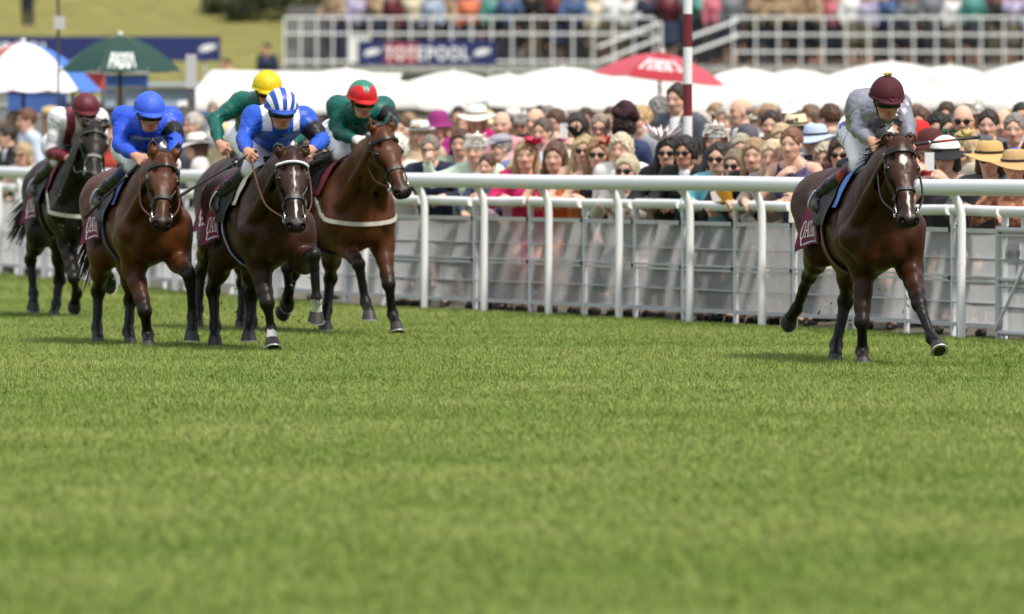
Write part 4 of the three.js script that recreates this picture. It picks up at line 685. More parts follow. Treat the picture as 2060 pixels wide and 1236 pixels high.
const runners = {
  lead: { W: 1.365, coat: BAY, seed: 1, cell: 0.0090, ear: [0.03, 0.01, -0.11], tailFlick: [0.25, 0, 0], forelock: 1.2, maneSide: -1,
    label: 'leading bay racehorse with a white star and stripe, galloping clear by the rail',
    mark: (x, y, z) => y > -0.11 ? inMark([[0.105, -0.006, 0.010], [0.118, 0.0, 0.026], [0.145, 0.003, 0.024], [0.165, 0.004, 0.006], [0.178, 0.003, -0.0015], [0.30, 0.004, -0.0010], [0.355, 0.004, 0.001], [0.40, 0.006, 0.009], [0.44, 0.006, 0.008], [0.49, 0.008, 0.001], [0.52, 0.008, 0.004], [0.54, 0.006, 0.002]], x + 0.002 * Math.sin(z * 90), z) : 0,
    cloth: { number: '1' }, padMat: mat([0.09, 0.22, 0.62], 0.7), girthMat: navy, girthStripe: mat([0.45, 0.2, 0.14], 0.7) },
  blue: { W: 1.345, coat: BRIGHT, seed: 2, ear: [0.04, 0.12, -0.12], crossNose: true, label: 'bay racehorse with a plain face ridden by the jockey in plain royal blue', cloth: { patch: true, number: '9' }, padMat: mat([0.03, 0.07, 0.24], 0.7), girthMat: purple, girthStripe: steelBlue, tailFlick: [-0.15, 0, 0] },
  stripe: { W: 1.355, coat: DARKBAY, seed: 3, cell: 0.0092, ear: [0.05, 0.06, -0.10], beads: true, browMat: steelBlue, label: 'dark bay racehorse with a white stripe, white socks and a beaded browband',
    cloth: {}, padMat: mat([0.56, 0.53, 0.43], 0.85), girthMat: mat([0.03, 0.06, 0.22], 0.7), girthStripe: white, forelock: 1.2 },
  green: { W: 1.39, coat: BRIGHT, seed: 4, ear: [0.03, 0.10, -0.13], breast: true, label: 'bright bay racehorse with a pale breast strap beside the running rail', cloth: {}, padMat: mat(lin('#6a1c2a'), 0.7), girthMat: purple, girthStripe: purple, forelock: 0.8 },
  dark: { flecks: true, W: 1.42, depth: 0.9, coat: BROWN, seed: 5, ear: [0.03, 0.07, -0.10], breast: true, bridleMat: mat([0.035, 0.033, 0.032], 0.5), noseMat: mat([0.20, 0.19, 0.18], 0.7), tailLen: 0.6, tailFlick: [-0.42, 0.1, 0], label: 'almost black racehorse flecked with turf at the far left of the field', cloth: { dot: true }, padMat: mat(lin('#6a1c2a'), 0.7), girthMat: LEATHER, girthStripe: LEATHER },
  yellow: { W: 1.42, depth: 0.92, coat: DARKBAY, seed: 6, label: 'racehorse almost hidden behind the striped cap runner', cloth: {}, padMat: navy, girthMat: navy, girthStripe: white },
};
const stripeSock = { FR: 0.10, FL: 0.15 };
const HZ = {};
const only = /*ONLY*/null/*END*/;
for (const [key, H] of Object.entries(runners)) {
  if (only && !only.includes(key)) continue;
  const P = POSE[key]; Object.assign(H, { pos: P.pos, turn: P.turn, legs: P.legs, poll: P.poll, muzzle: P.muzzle });
  H.clothMat = makeCloth(H.cloth);
  if (key === 'stripe') { const s1 = sock(P.legs.FR, 0.095), s2 = sock(P.legs.FL, 0.135); H.mark = (x, y, z, X, Y, Z) => Math.max(s1(X, Y, Z), s2(X, Y, Z), y > -0.11 ? inMark([[0.11, 0, 0.000], [0.14, 0.002, 0.006], [0.19, 0.0, 0.003], [0.24, -0.002, 0.005], [0.30, 0, 0.001], [0.36, 0.003, 0.005], [0.42, 0.004, 0.009], [0.47, 0.004, 0.004], [0.50, 0.003, 0.000]], x + 0.003 * Math.sin(z * 70), z) : 0); }
  HZ[key] = { ...buildHorse(H), pos: P.pos, turn: P.turn, j: P.jockey };
}
const SILVER = [0.32, 0.315, 0.36], ROYAL = lin('#2c55d8'), DEEPGREEN = lin('#0c5a50'), WHITE = [0.74, 0.74, 0.78], WINE = lin('#6a1026');
const solidCap = (c, r = 0.4) => mat(c, Math.max(r, 0.55));
const capTex = (draw) => { const t = canvasTex(512, 512, draw); t.flipY = false; return new THREE.MeshStandardMaterial({ map: t, roughness: 0.38 }); };
const riders = {
  lead: { seed: 11, silk: SILVER, gloss: 0.30, metal: 0.6, capMat: solidCap(lin('#450a1c'), 0.8), pompom: [0.55, 0.42, 0.12], bow: true, garter: lin('#4e0d22'), garter2: lin('#b02a22'), label: 'leading jockey in shiny silver grey silks and a maroon cap',
    legPrint: (x, y, z, c, j) => { const t = noise3(x * 12 + 3, y * 17, z * 12) + 0.35 * noise3(x * 40, y * 50, z * 40), u = (z - j.hipR[2]) / (j.knR[2] - j.hipR[2]); return x < j.hipR[0] - 0.02 && u > 0.0 && u < 0.38 && t > 0.20 ? [0.20, 0.12, 0.40] : c; } },
  blue: { seed: 12, silk: ROYAL, capMat: solidCap(lin('#3560e2'), 0.4), garter: lin('#121c58'), band: true, gloss: 0.45, bootTop: 0.34, chestText: ['EMIRATES', '#2c55d8'], label: 'jockey in plain royal blue silks and a matching blue cap' },
  stripe: { seed: 13, silk: lin('#2353bf'), band: true, label: 'jockey in blue silks with white epaulettes and a striped blue and white cap',
    capMat: capTex((g, w, h) => { g.fillStyle = '#f0f0f4'; g.fillRect(0, 0, w, h); g.fillStyle = '#2450b0'; for (let k = -2; k <= 2; k++) g.fillRect(w / 2 + k * 104 - 27, 0, 54, h); }), peakMat: solidCap(lin('#2450b0'), 0.4),
    paint: (x, y, z, c, j) => { const d = Math.min(...['R', 'L'].map((s) => { const a = lerp3(j.neck, j['sh' + s], 0.62); return Math.abs((x - a[0]) * 1) + 0.0 * y; })); return d < 0.028 && y > j.chest[1] - 0.05 ? WHITE : c; }, garter: [0.012, 0.012, 0.014], bootTop: 0.34, collar: [0.7, 0.7, 0.74] },
  green: { seed: 14, silk: DEEPGREEN, sleeve: DEEPGREEN, cuff: DEEPGREEN, band: true, glove: true, garter: [0.012, 0.012, 0.014], bootTop: 0.30, label: 'jockey in deep green silks and a red and green quartered cap',
    capMat: capTex((g, w, h) => { g.fillStyle = '#c4141c'; g.fillRect(0, 0, w, h); g.fillStyle = '#1d7a64'; for (let k = 0; k < 4; k++) { g.save(); g.translate(w / 2, h / 2); g.rotate(k * Math.PI / 2); g.beginPath(); g.moveTo(-105, 0); g.lineTo(105, 0); g.lineTo(0, -178); g.closePath(); g.fill(); g.restore(); } }), peakMat: solidCap(lin('#c4141c'), 0.4),
    legPrint: (x, y, z, c, j) => { const t = noise3(x * 26, y * 40, z * 16), u = (z - j.hipR[2]) / (j.knR[2] - j.hipR[2]); return x < j.hipR[0] && u > 0.0 && u < 0.55 && t > 0.2 ? [0.12, 0.22, 0.55] : c; } },
  dark: { seed: 15, silk: WHITE, cuff: WINE, capMat: solidCap(lin('#5c0e20'), 0.5), garter: [0.012, 0.012, 0.014], bootTop: 0.24, bootWhite: true, label: 'jockey in white silks with maroon braces and forearms and a maroon cap',
    paint: (x, y, z, c, j) => { const d = Math.min(...['R', 'L'].map((s) => Math.abs(x - lerp3(j.neck, j['sh' + s], 0.52)[0]))); return d < 0.034 && c[2] > 0.3 && y > j.chest[1] - 0.16 ? WINE : c; } },
  yellow: { seed: 16, silk: DEEPGREEN, capMat: solidCap(lin('#e0c400'), 0.4), garter: [0.012, 0.012, 0.014], bootTop: 0.3, label: 'jockey in dark green silks and a bright yellow cap' },
};
for (const [key, Q] of Object.entries(riders)) {
  if (!HZ[key]) continue;
  const hz = HZ[key], j = hz.j; Q.j = j;
  clearLegs(hz, j); const jr = buildJockey(Q, hz); stirrups(hz, j);
  const rm = key === 'stripe' || key === 'blue' || key === 'green' || key === 'yellow' ? REIN : LEATHER;
  [['haR', 0], ['haL', 1]].forEach(([k, i]) => { const a = hz.bits[i], b = j[k], m = lerp3(a, b, 0.5), q = i ? 1 : -1; part('rein', tube([a, add3(lerp3(a, b, 0.3), [q * 0.05, -0.05, 0]), add3(m, [q * 0.05, -0.04, 0]), b], 0.008, 30, 6), rm, hz.root); });
}
if (HZ.lead) { const j = HZ.lead.j; whip('long black whip with a red band held out behind by the leading jockey', j.haL, add3(j.haL, [0.50, 0.05, -0.14]), HZ.lead, { red: true }); }
if (HZ.blue) { const j = HZ.blue.j; whip('black whip held along the thigh of the plain royal blue jockey', j.haR, add3(j.haR, [-0.36, -0.42, -0.42]), HZ.blue); }
if (HZ.stripe) { const j = HZ.stripe.j; whip('black whip held across by the jockey in the striped cap', add3(j.haR, [0.05, 0.04, 0.0]), add3(j.haR, [-0.50, -0.29, -0.10]), HZ.stripe); }
// spectators: x, z, height of head centre, metres behind the rail, pose, mouth, turn, hair, hat, glasses, clothes, skin, size, label
const CROWD = [
[-0.944,-83.316,1.477,0.62,"rail",0,-35,"curly","#e9e6dc",0,0,1,"long","#dcd8d4",0,1,"white haired woman in dark glasses and a white jacket, nearest the bright bay"],
[-0.711,-82.625,1.464,0.62,"rail",1,-10,"short","#8a8078",0,0,2,"suit","#141c38",0,1,"smiling man in glasses with a navy suit and blue shirt"],
[-0.456,-83.537,1.519,1.15,"down",1,-15,"bob","#5a3a22",0,0,0,"long","#8fa08c",0,1,"woman with a brown fringe behind the outstretched mint sleeve"],
[-0.272,-81.377,1.457,0.62,"point",1,-18,"short","#e9e6dc","feather","#f0ede4",0,"long","#c4d8c2",0,1,"elderly woman in a mint jacket and white feathered hat pointing a camera"],
[-0.154,-81.077,1.318,0.62,"rail",1,-25,"short","#5a3a22",0,0,0,"long","#3a4660",0,0.8,"brown haired boy leaning low over the fence"],
[0.05,-80.604,1.265,0.62,"rail",0,-10,"bob","#c9a873",0,0,0,"long","#d8c8cc",0,0.72,"small fair haired child peeping over the running rail"],
[-0.346,-92.465,1.775,3.4,"down",0,-20,"bob","#c9a873","brim","#efece2",0,"long","#c0186c",0,1,"woman in a broad white hat and magenta top at the back"],
[-0.72,-89.821,1.69,2.45,"phone",0,-15,"bob","#c9a873","cloche","#8c2070",0,"long","#a02080",0,1,"woman in a large magenta hat at the back of the crowd"],
[-0.087,-84.453,1.697,1.75,"down",0,-12,"bald","#c09878",0,0,0,"long","#d898a4",0,1,"balding man in a pale pink shirt behind the white feathered hat"],
[-0.036,-82.303,1.479,1.15,"down",0,-60,"short","#a39d95","cap","#9c98a4",0,"long","#7088c0",0,1,"man in a grey flat cap turned away, blue sleeve"],
[0.17,-80.328,1.418,0.62,"rail",1,-8,"long","#b89868","rose","#c01850",0,"long","#c01c62",0,1,"blonde woman in a magenta jacket with a magenta rose fascinator"],
[0.451,-79.673,1.402,0.62,"rail",1,-14,"long","#6a4630",0,0,0,"bare","#d86820",0,1,"woman with long brown hair and bare arms tilting her head and smiling"],
[0.656,-79.19,1.469,0.62,"rail",1,-5,"long","#d8bc84","plume","#16130f",1,"bare","#d8804c",0,1,"blonde woman with a fringe, sunglasses and a black feather"],
[0.802,-78.847,1.434,0.62,"rail",1,-8,"long","#a87a50","sprig","#d03418",1,"bare","#18161a",0,1,"ginger blonde woman in sunglasses and a black dress"],
[0.984,-78.386,1.474,0.62,"down",0,-20,"curly","#dccfae",0,0,0,"long","#e6e4e2",0,1,"woman with short pale blonde hair and a white cardigan reading a card"],
[1.11,-78.047,1.293,0.62,"rail",0,-20,"bob","#d6c8a0",0,0,1,"long","#cfc8c0",0,0.9,"blonde woman in sunglasses stooping low with a hand to her face"],
[0.25,-85.854,1.732,2.45,"down",0,-30,"bald","#c09878",0,0,0,"suit","#202028",0,1,"bald man in a dark jacket near the back of the crowd"],
[0.309,-83.13,1.63,1.75,"down",0,-30,"short","#6a5648",0,0,0,"long","#cdd2e6",0,1,"man with cropped hair and a pale blue shirt behind the magenta rose"],
[0.476,-88.849,1.718,3.4,"down",0,-30,"bob","#5a3a22",0,0,0,"long","#b02a80",0,1,"woman in a magenta top far back under the white parasols"],
[0.613,-82.266,1.671,1.75,"phone",0,-10,"bob","#3c3230",0,0,0,"bare","#d8ccb4",0,1,"dark haired woman with her hands raised before her face"],
[0.816,-81.69,1.661,1.75,"down",0,-10,"short","#a0907c",0,0,2,"long","#b8a890",0,1,"fair man in glasses in the middle of the crowd"],
[0.966,-81.331,1.669,1.75,"chin",0,160,"curly","#2c1012","puff","#2a0e12",0,"long","#28385c",0,1,"person turned away under a puffed dark maroon hat"],
[1.233,-82.612,1.735,2.45,"down",0,-50,"short","#c8a464",0,0,0,"long","#b8c0c8",0,0.95,"fair haired child carried above the crowd"],
[1.448,-85.088,1.825,3.4,"down",0,-110,"curly","#8c8a88",0,0,0,"suit","#4a4c54",0,1,"grey haired man with his back half turned beside the winning post"],
[1.588,-84.584,1.937,3.4,"down",0,-30,"short","#34271f",0,0,0,"suit","#50545e",0,1,"tall dark haired man in a grey jacket partly behind the winning post"],
[1.375,-77.33,1.45,0.62,"rail",2,-8,"long","#2a201b","wings","#e4d4d8",1,"long","#151316",0,1,"dark haired woman cheering in sunglasses with a pale winged fascinator"],
[1.561,-76.808,1.451,0.62,"rail",1,-20,"curly","#2a2522",0,0,1,"suit","#17171c",3,1,"person with tousled dark hair and sunglasses in a black jacket"],
[1.772,-77.784,1.54,1.15,"down",2,-5,"bob","#7a4526","feather","#eeece6",0,"long","#8a6a58",0,1,"auburn haired woman looking up under a big white feather hat"],
[1.761,-76.21,1.333,0.62,"chin",0,-8,"bob","#34271f","cloche","#161c30",1,"long","#20222c",0,0.95,"woman in a navy bucket hat with a hand under her chin"],
[1.836,-75.985,1.401,0.62,"rail",2,-18,"short","#34271f",0,0,1,"long","#74bcc8",0,1,"laughing man in sunglasses with a turquoise scarf"],
[1.985,-77.208,1.476,1.15,"down",1,-5,"bob","#b8aa90",0,0,1,"long","#4a4648",0,1,"woman with a pale grey bob and sunglasses"],
[2.164,-82.829,1.818,3.4,"down",0,-75,"bald","#9a8a80",0,0,0,"suit","#55565e",0,1,"bald older man in profile in a grey jacket"],
[1.989,-75.53,1.343,0.62,"rail",0,-25,"bob","#8a7458",0,0,1,"long","#2a2628",0,0.9,"fair woman in sunglasses crouching at the fence"],
[2.133,-75.129,1.428,0.62,"rail",1,-20,"long","#b08c5c",0,0,0,"long","#1c1a1c",0,1,"woman with long honey blonde hair looking down at her card"],
[2.323,-79.946,1.685,2.45,"down",1,-10,"short","#34271f",0,0,0,"long","#3c4048",0,1,"young man with short dark hair standing tall at the back"],
[2.363,-77.916,1.561,1.75,"down",0,-10,"bob","#d2b684",0,0,1,"long","#a09484",0,1,"blonde woman with a heavy fringe and small sunglasses"],
[2.295,-74.715,1.416,0.62,"rail",1,-25,"long","#dcc8a0",0,0,0,"long","#9a8c80",0,1,"pale blonde girl with her hair tied back"],
[2.229,-74.883,1.287,0.62,"rail",0,-15,"bob","#c9a873","cloche","#eae8e2",0,"long","#d8d4cc",0,0.7,"small child in a white sun hat"],
[2.403,-74.439,1.52,0.62,"chin",2,-22,"short","#8a5a34",0,0,0,"bareprint","#4c4870",0,1,"woman with short auburn hair, bare shoulders and a purple print dress"],
[2.555,-81.813,1.761,3.4,"down",0,-10,"short","#a39d95","cap","#ecebe6",0,"long","#8c8880",0,1,"person in a white cap below the parasols"],
[2.533,-79.452,1.649,2.45,"down",0,-10,"bob","#5a3a22","trilby","#dcd0ac",0,"long","#6c6c70",0,1,"person in a pale straw hat behind the auburn woman"],
[2.664,-77.072,1.553,1.75,"down",0,-40,"short","#5a3a22","brim","#b4c4e0",0,"long","#c8c8cc",0,1,"person in a pale blue brimmed hat"],
[2.908,-80.996,1.75,3.4,"down",0,-140,"short","#5a3a22",0,0,0,"long","#807468",0,1,"brown haired man seen from behind near the silver jockey"],
[2.682,-75.18,1.395,1.15,"phone",0,-20,"curly","#c8b8a0",0,0,0,"print","#3c3c50",0,1,"older woman with pale hair lifting a camera behind the leader's rump"],
[2.774,-74.946,1.437,1.15,"down",0,-10,"curly","#4a2e20","rose","#d04870",1,"long","#302c34",0,1,"dark haired woman in sunglasses with a pink flower"],
[3.529,-76.693,1.698,2.45,"phone",0,-20,"short","#5a3a22",0,0,0,"long","#686c70",3,1,"man holding a black phone high over the crowd"],
[3.355,-73.445,1.55,1.15,"phone",0,-15,"bob","#34271f","cloche","#c01c1c",0,"long","#c01a20",0,1,"woman in a red hat and red dress filming with a white phone"],
[3.456,-73.183,1.489,1.15,"down",0,-30,"bob","#34271f","cloche","#4a1614",0,"long","#241c20",0,1,"woman in a dark brown hat beside the red hat"],
[3.564,-74.571,1.645,1.75,"down",0,-15,"curly","#14110f",0,0,0,"long","#161416",0,1,"woman with thick black hair behind the whip"],
[3.651,-74.349,1.636,1.75,"down",0,-10,"short","#34271f",0,0,3,"long","#3c3c40",0,1,"man with green mirrored sunglasses"],
[3.74,-74.115,1.718,1.75,"down",0,-5,"beard","#3a2a20",0,0,1,"long","#50545c",0,1,"balding bearded man in black sunglasses"],
[3.492,-71.386,1.419,0.62,"phone",1,-15,"bob","#34271f","twotone","#15161c",0,"bare","#24242e",0,1,"woman in a black and white hat taking a picture with a white phone"],
[3.737,-72.453,1.498,1.15,"down",0,-60,"long","#d0b480","sprig","#d8c860",0,"long","#c8bca4",0,1,"blonde woman in profile with a yellow and black fascinator"],
[3.785,-70.319,1.406,0.62,"rail",2,-8,"bob","#5a3a22","brim","#c8a468",1,"long","#4c4e54",0,1,"shouting woman in a straw hat and black sunglasses"],
[3.938,-69.762,1.345,0.62,"rail",2,-5,"short","#a39d95","brim","#b89868",0,"print","#98684c",1,1,"open mouthed man in a broad straw hat at the right edge"],
[4.119,-73.129,1.643,1.75,"down",0,-12,"short","#8c8680",0,0,0,"suit","#1c2438",0,1,"grey haired man in a dark suit and pale blue shirt"],
[4.021,-75.324,1.679,2.45,"down",0,-12,"short","#34271f",0,0,0,"long","#585860",0,1,"person with dark hair behind the blonde profile"],
[4.269,-77.473,1.699,3.4,"down",0,-12,"bald","#c0a090",0,0,0,"long","#8c9098",0,1,"bald man far back behind the grey haired man"],
[-6.007,-105.767,1.617,0.62,"down",0,-50,"bob","#5a3a22",0,0,0,"suit","#15161c",0,1,"brown haired woman in a black jacket and white scarf at the left edge"],
[-5.701,-104.273,1.593,0.62,"rail",0,-75,"short","#34271f",0,0,0,"suit","#14151a",0,1,"young man with dark cropped hair looking down in a black jacket"],
[-5.767,-107.233,1.784,1.15,"down",0,-70,"short","#7a4526",0,0,0,"long","#c4d0e4",0,1,"auburn haired man in a pale blue shirt behind the dark horse"],
[-5.497,-103.277,1.386,0.62,"rail",0,-30,"bob","#c8a878",0,0,1,"long","#c8b8a8",0,0.9,"blonde woman in sunglasses crouching beside the dark horse's rump"],
[-6.241,-112.82,1.771,1.75,"down",0,-40,"curly","#b8a090",0,0,0,"long","#a88c88",0,1,"older pink faced person behind the cropped haired man"],
[-5.625,-109.586,1.814,1.75,"down",0,-40,"bob","#c9a873","trilby","#d0b888",0,"long","#a8a098",0,1,"person in a small straw hat behind the maroon capped jockey"],
[-4.447,-100.792,1.626,1.15,"down",0,-30,"bob","#7a4526",0,0,0,"long","#b03c30",0,1,"red clad spectator between the maroon and royal blue jockeys"],
[-3.627,-99.811,1.77,1.75,"down",0,-90,"curly","#4c4844",0,0,0,"suit","#3c4048",0,1,"dark grey haired man between the blue and yellow capped riders"],
[-3.362,-95.709,1.708,1.15,"down",0,-60,"short","#c0bab4",0,0,0,"suit","#5c5c64",0,1,"silver haired man beside the dark grey haired man"],
[-3.18,-92.39,1.488,0.62,"down",0,-90,"bob","#5a3a22","brim","#e4e2e0",0,"long","#dcd8d4",0,1,"woman in profile under a large white hat"],
[-2.96,-93.833,1.591,1.15,"down",0,-30,"bob","#5a3a22","brim","#dcc890",0,"long","#c8b890",0,1,"woman in a cream straw hat beneath the green sleeve"],
[-3.52,-107.479,1.916,3.4,"down",0,-30,"curly","#e9e6dc",0,0,0,"long","#b8b8bc",0,1,"white haired person far behind the green sleeve"],
[-1.816,-86.455,1.522,0.62,"rail",0,-20,"bob","#c9a873",0,0,0,"long","#b06a5c",0,1,"fair woman between the striped and quartered caps"],
[-2.001,-92.303,1.662,1.75,"down",0,-20,"short","#34271f",0,0,0,"suit","#2c2c34",0,1,"dark haired man in a dark jacket left of the quartered cap rider"],
[-1.065,-88.184,1.658,1.75,"down",0,-20,"short","#5a3a22",0,0,0,"suit","#4c545c",0,1,"man in a grey jacket just right of the quartered cap rider"],
[-0.885,-87.392,1.619,1.75,"down",0,-20,"bob","#c9a873","trilby","#dcdcd8",0,"long","#c0a88c",0,1,"person in a white trilby above the man in glasses"],
[2.998,-72.9,1.287,0.62,"rail",0,-10,"bob","#5a3a22",0,0,0,"long","#806858",0,1,"spectator hidden behind the leading horse"],
[-3.067,-111.385,1.798,4.6,"down",0,-42,"long","#a88a5c","trilby","#e4e0d8",0,"long","#2a3044",0,1,"navy spectator, white trilby, 1st from left, fourth line of crowd"],
[-2.715,-109.537,1.755,4.6,"down",0,-52,"short","#8c8680",0,0,0,"long","#e0dcd8",1,1,"white spectator, short grey hair, 2nd from left, fourth line of crowd"],
[-1.902,-105.558,1.717,4.6,"down",0,-9,"short","#2a201a","trilby","#e4e0d8",0,"long","#2a3044",3,1,"navy spectator, white trilby, 3rd from left, fourth line of crowd"],
[-1.507,-103.632,1.726,4.6,"phone",0,-55,"curly","#c8c2b8",0,0,1,"long","#e0dcd8",0,1,"white spectator, white hair, 4th from left, fourth line of crowd"],
[-0.504,-98.841,1.729,4.6,"down",0,-23,"long","#a88a5c",0,0,0,"long","#e0dcd8",2,1,"white spectator, long fair hair, 5th from left, fourth line of crowd"],
[0.132,-95.873,1.706,4.6,"down",0,-21,"bob","#b89464","feather","#e8e4e0",1,"long","#d8d2c4",1,1,"cream spectator, feather hat, 6th from left, fourth line of crowd"],
[0.39,-94.669,1.786,4.6,"down",0,1,"short","#8c8680",0,0,0,"long","#46584c",0,1,"dark green spectator, short grey hair, 7th from left, fourth line of crowd"],
[1.872,-88.117,1.695,4.6,"down",0,6,"curly","#c8c2b8",0,0,0,"long","#5c7494",2,1,"denim blue spectator, white hair, 8th from left, fourth line of crowd"],
[2.137,-87.092,1.755,4.6,"phone",0,-42,"curly","#c8c2b8",0,0,0,"long","#d8d2c4",2,1,"cream spectator, white hair, 9th from left, fourth line of crowd"],
[3.208,-83.475,1.74,4.6,"down",0,2,"curly","#c8c2b8",0,0,0,"long","#d8d2c4",1,1,"cream spectator, white hair, 10th from left, fourth line of crowd"],
[3.482,-82.691,1.694,4.6,"phone",0,10,"curly","#c8c2b8",0,0,0,"long","#e0dcd8",1,1,"white spectator, white hair, 11th from left, fourth line of crowd"],
[-1.904,-113.829,1.804,6.2,"down",0,-60,"long","#a88a5c","brim","#d8c8a0",0,"long","#7c8898",0,1,"blue grey spectator, straw hat, 1st from left, fifth line of crowd"],
[-1.592,-112.191,1.833,6.2,"phone",0,-6,"bob","#7a5a3c",0,0,0,"long","#7c8898",0,1,"blue grey spectator, light brown bob, 2nd from left, fifth line of crowd"],
[-1.256,-110.427,1.758,6.2,"down",0,-27,"long","#a88a5c",0,0,1,"long","#b89c7c",1,1,"tan spectator, long fair hair, 3rd from left, fifth line of crowd"],
[-0.939,-108.829,1.757,6.2,"down",0,2,"long","#a88a5c",0,0,0,"long","#3c3c40",0,1,"charcoal spectator, long fair hair, 4th from left, fifth line of crowd"],
[-0.633,-107.335,1.825,6.2,"down",0,-10,"short","#2a201a",0,0,0,"long","#a04848",2,1,"brick red spectator, dark cropped hair, 5th from left, fifth line of crowd"],
[-0.32,-105.807,1.769,6.2,"down",0,2,"curly","#c8c2b8","brim","#d8c8a0",0,"long","#5c7494",0,1,"denim blue spectator, straw hat, 6th from left, fifth line of crowd"],
[0.007,-104.214,1.785,6.2,"phone",0,6,"curly","#c8c2b8","trilby","#e4e0d8",1,"long","#5c7494",3,1,"denim blue spectator, white trilby, 7th from left, fifth line of crowd"],
[0.34,-102.587,1.813,6.2,"down",0,-23,"short","#2a201a",0,0,1,"long","#7c8898",3,1,"blue grey spectator, dark cropped hair, 8th from left, fifth line of crowd"],
[0.557,-101.525,1.765,6.2,"down",0,-56,"curly","#c8c2b8","feather","#e8e4e0",0,"long","#46584c",1,1,"dark green spectator, feather hat, 9th from left, fifth line of crowd"],
[0.832,-100.241,1.783,6.2,"down",0,-6,"bob","#4a3020",0,0,0,"long","#46584c",3,1,"dark green spectator, brown bob, 10th from left, fifth line of crowd"],
[1.108,-98.953,1.787,6.2,"down",0,-23,"bob","#4a3020",0,0,0,"long","#b89c7c",0,1,"tan spectator, brown bob, 11th from left, fifth line of crowd"],
[1.342,-97.861,1.803,6.2,"phone",0,-21,"short","#2a201a",0,0,0,"long","#e0dcd8",0,1,"white spectator, dark cropped hair, 12th from left, fifth line of crowd"],
[1.588,-96.713,1.776,6.2,"phone",0,9,"bob","#7a5a3c",0,0,0,"long","#3c3c40",0,1,"charcoal spectator, light brown bob, 13th from left, fifth line of crowd"],
[1.864,-95.425,1.761,6.2,"down",0,-18,"curly","#c8c2b8",0,0,1,"long","#c8c4bc",2,1,"stone spectator, white hair, 14th from left, fifth line of crowd"],
[2.165,-94.05,1.809,6.2,"down",0,-32,"long","#a88a5c",0,0,1,"long","#2a3044",0,1,"navy spectator, long fair hair, 15th from left, fifth line of crowd"],
[2.423,-92.915,1.732,6.2,"down",0,-37,"bob","#b89464","trilby","#e4e0d8",1,"long","#c87c5c",0,1,"coral spectator, white trilby, 16th from left, fifth line of crowd"],
[2.639,-91.964,1.796,6.2,"down",0,-12,"bob","#b89464",0,0,1,"long","#e0dcd8",0,1,"white spectator, fair bob, 17th from left, fifth line of crowd"],
[2.843,-91.067,1.777,6.2,"down",0,-59,"bob","#7a5a3c",0,0,0,"long","#c87c5c",0,1,"coral spectator, light brown bob, 18th from left, fifth line of crowd"],
[3.041,-90.196,1.779,6.2,"down",0,-53,"bob","#7a5a3c",0,0,0,"long","#5c7494",1,1,"denim blue spectator, light brown bob, 19th from left, fifth line of crowd"],
[3.221,-89.404,1.727,6.2,"down",0,-27,"bob","#4a3020",0,0,0,"long","#d8d2c4",3,1,"cream spectator, brown bob, 20th from left, fifth line of crowd"],
[3.407,-88.585,1.72,6.2,"down",0,-13,"short","#8c8680","trilby","#e4e0d8",0,"long","#88506c",2,1,"plum spectator, white trilby, 21st from left, fifth line of crowd"],
[3.581,-87.872,1.774,6.2,"down",0,-49,"bob","#4a3020",0,0,0,"long","#46584c",3,1,"dark green spectator, brown bob, 22nd from left, fifth line of crowd"],
[3.801,-87.08,1.76,6.2,"down",0,-47,"bob","#b89464",0,0,1,"long","#5c7494",0,1,"denim blue spectator, fair bob, 23rd from left, fifth line of crowd"],
[4.013,-86.317,1.719,6.2,"phone",0,-32,"long","#a88a5c",0,0,1,"long","#7c8898",0,1,"blue grey spectator, long fair hair, 24th from left, fifth line of crowd"],
[4.177,-85.727,1.787,6.2,"phone",0,-15,"bob","#4a3020",0,0,0,"long","#a04848",1,1,"brick red spectator, brown bob, 25th from left, fifth line of crowd"],
[4.361,-85.064,1.765,6.2,"down",0,-23,"bob","#7a5a3c","feather","#e8e4e0",1,"long","#b89c7c",2,1,"tan spectator, feather hat, 26th from left, fifth line of crowd"],
[4.61,-84.31,1.745,6.2,"down",0,-37,"curly","#c8c2b8",0,0,0,"long","#2a3044",0,1,"navy spectator, white hair, 27th from left, fifth line of crowd"],
[4.771,-83.854,1.777,6.2,"phone",0,1,"short","#2a201a",0,0,1,"long","#a04848",1,1,"brick red spectator, dark cropped hair, 28th from left, fifth line of crowd"],
[0.321,-113.908,1.776,8.4,"down",0,-44,"long","#a88a5c",0,0,0,"long","#d8d2c4",3,1,"cream spectator, long fair hair, 1st from left, rear line of crowd"],
[0.545,-112.732,1.761,8.4,"down",0,-25,"bob","#b89464",0,0,0,"long","#b89c7c",2,1,"tan spectator, fair bob, 2nd from left, rear line of crowd"],
[0.849,-111.136,1.765,8.4,"down",0,-51,"short","#2a201a","brim","#d8c8a0",0,"long","#d8d2c4",1,1,"cream spectator, straw hat, 3rd from left, rear line of crowd"],
[1.109,-109.794,1.762,8.4,"down",0,-57,"short","#8c8680",0,0,0,"long","#2a3044",0,1,"navy spectator, short grey hair, 4th from left, rear line of crowd"],
[1.408,-108.334,1.831,8.4,"phone",0,-26,"bob","#4a3020",0,0,0,"long","#c87c5c",2,1,"coral spectator, brown bob, 5th from left, rear line of crowd"],
[1.674,-107.039,1.818,8.4,"down",0,3,"curly","#c8c2b8",0,0,1,"long","#d8d2c4",1,1,"cream spectator, white hair, 6th from left, rear line of crowd"],
[1.898,-105.943,1.783,8.4,"down",0,-45,"short","#2a201a",0,0,0,"long","#c87c5c",0,1,"coral spectator, dark cropped hair, 7th from left, rear line of crowd"],
[2.184,-104.549,1.824,8.4,"phone",0,-44,"long","#a88a5c","trilby","#e4e0d8",0,"long","#e0dcd8",0,1,"white spectator, white trilby, 8th from left, rear line of crowd"],
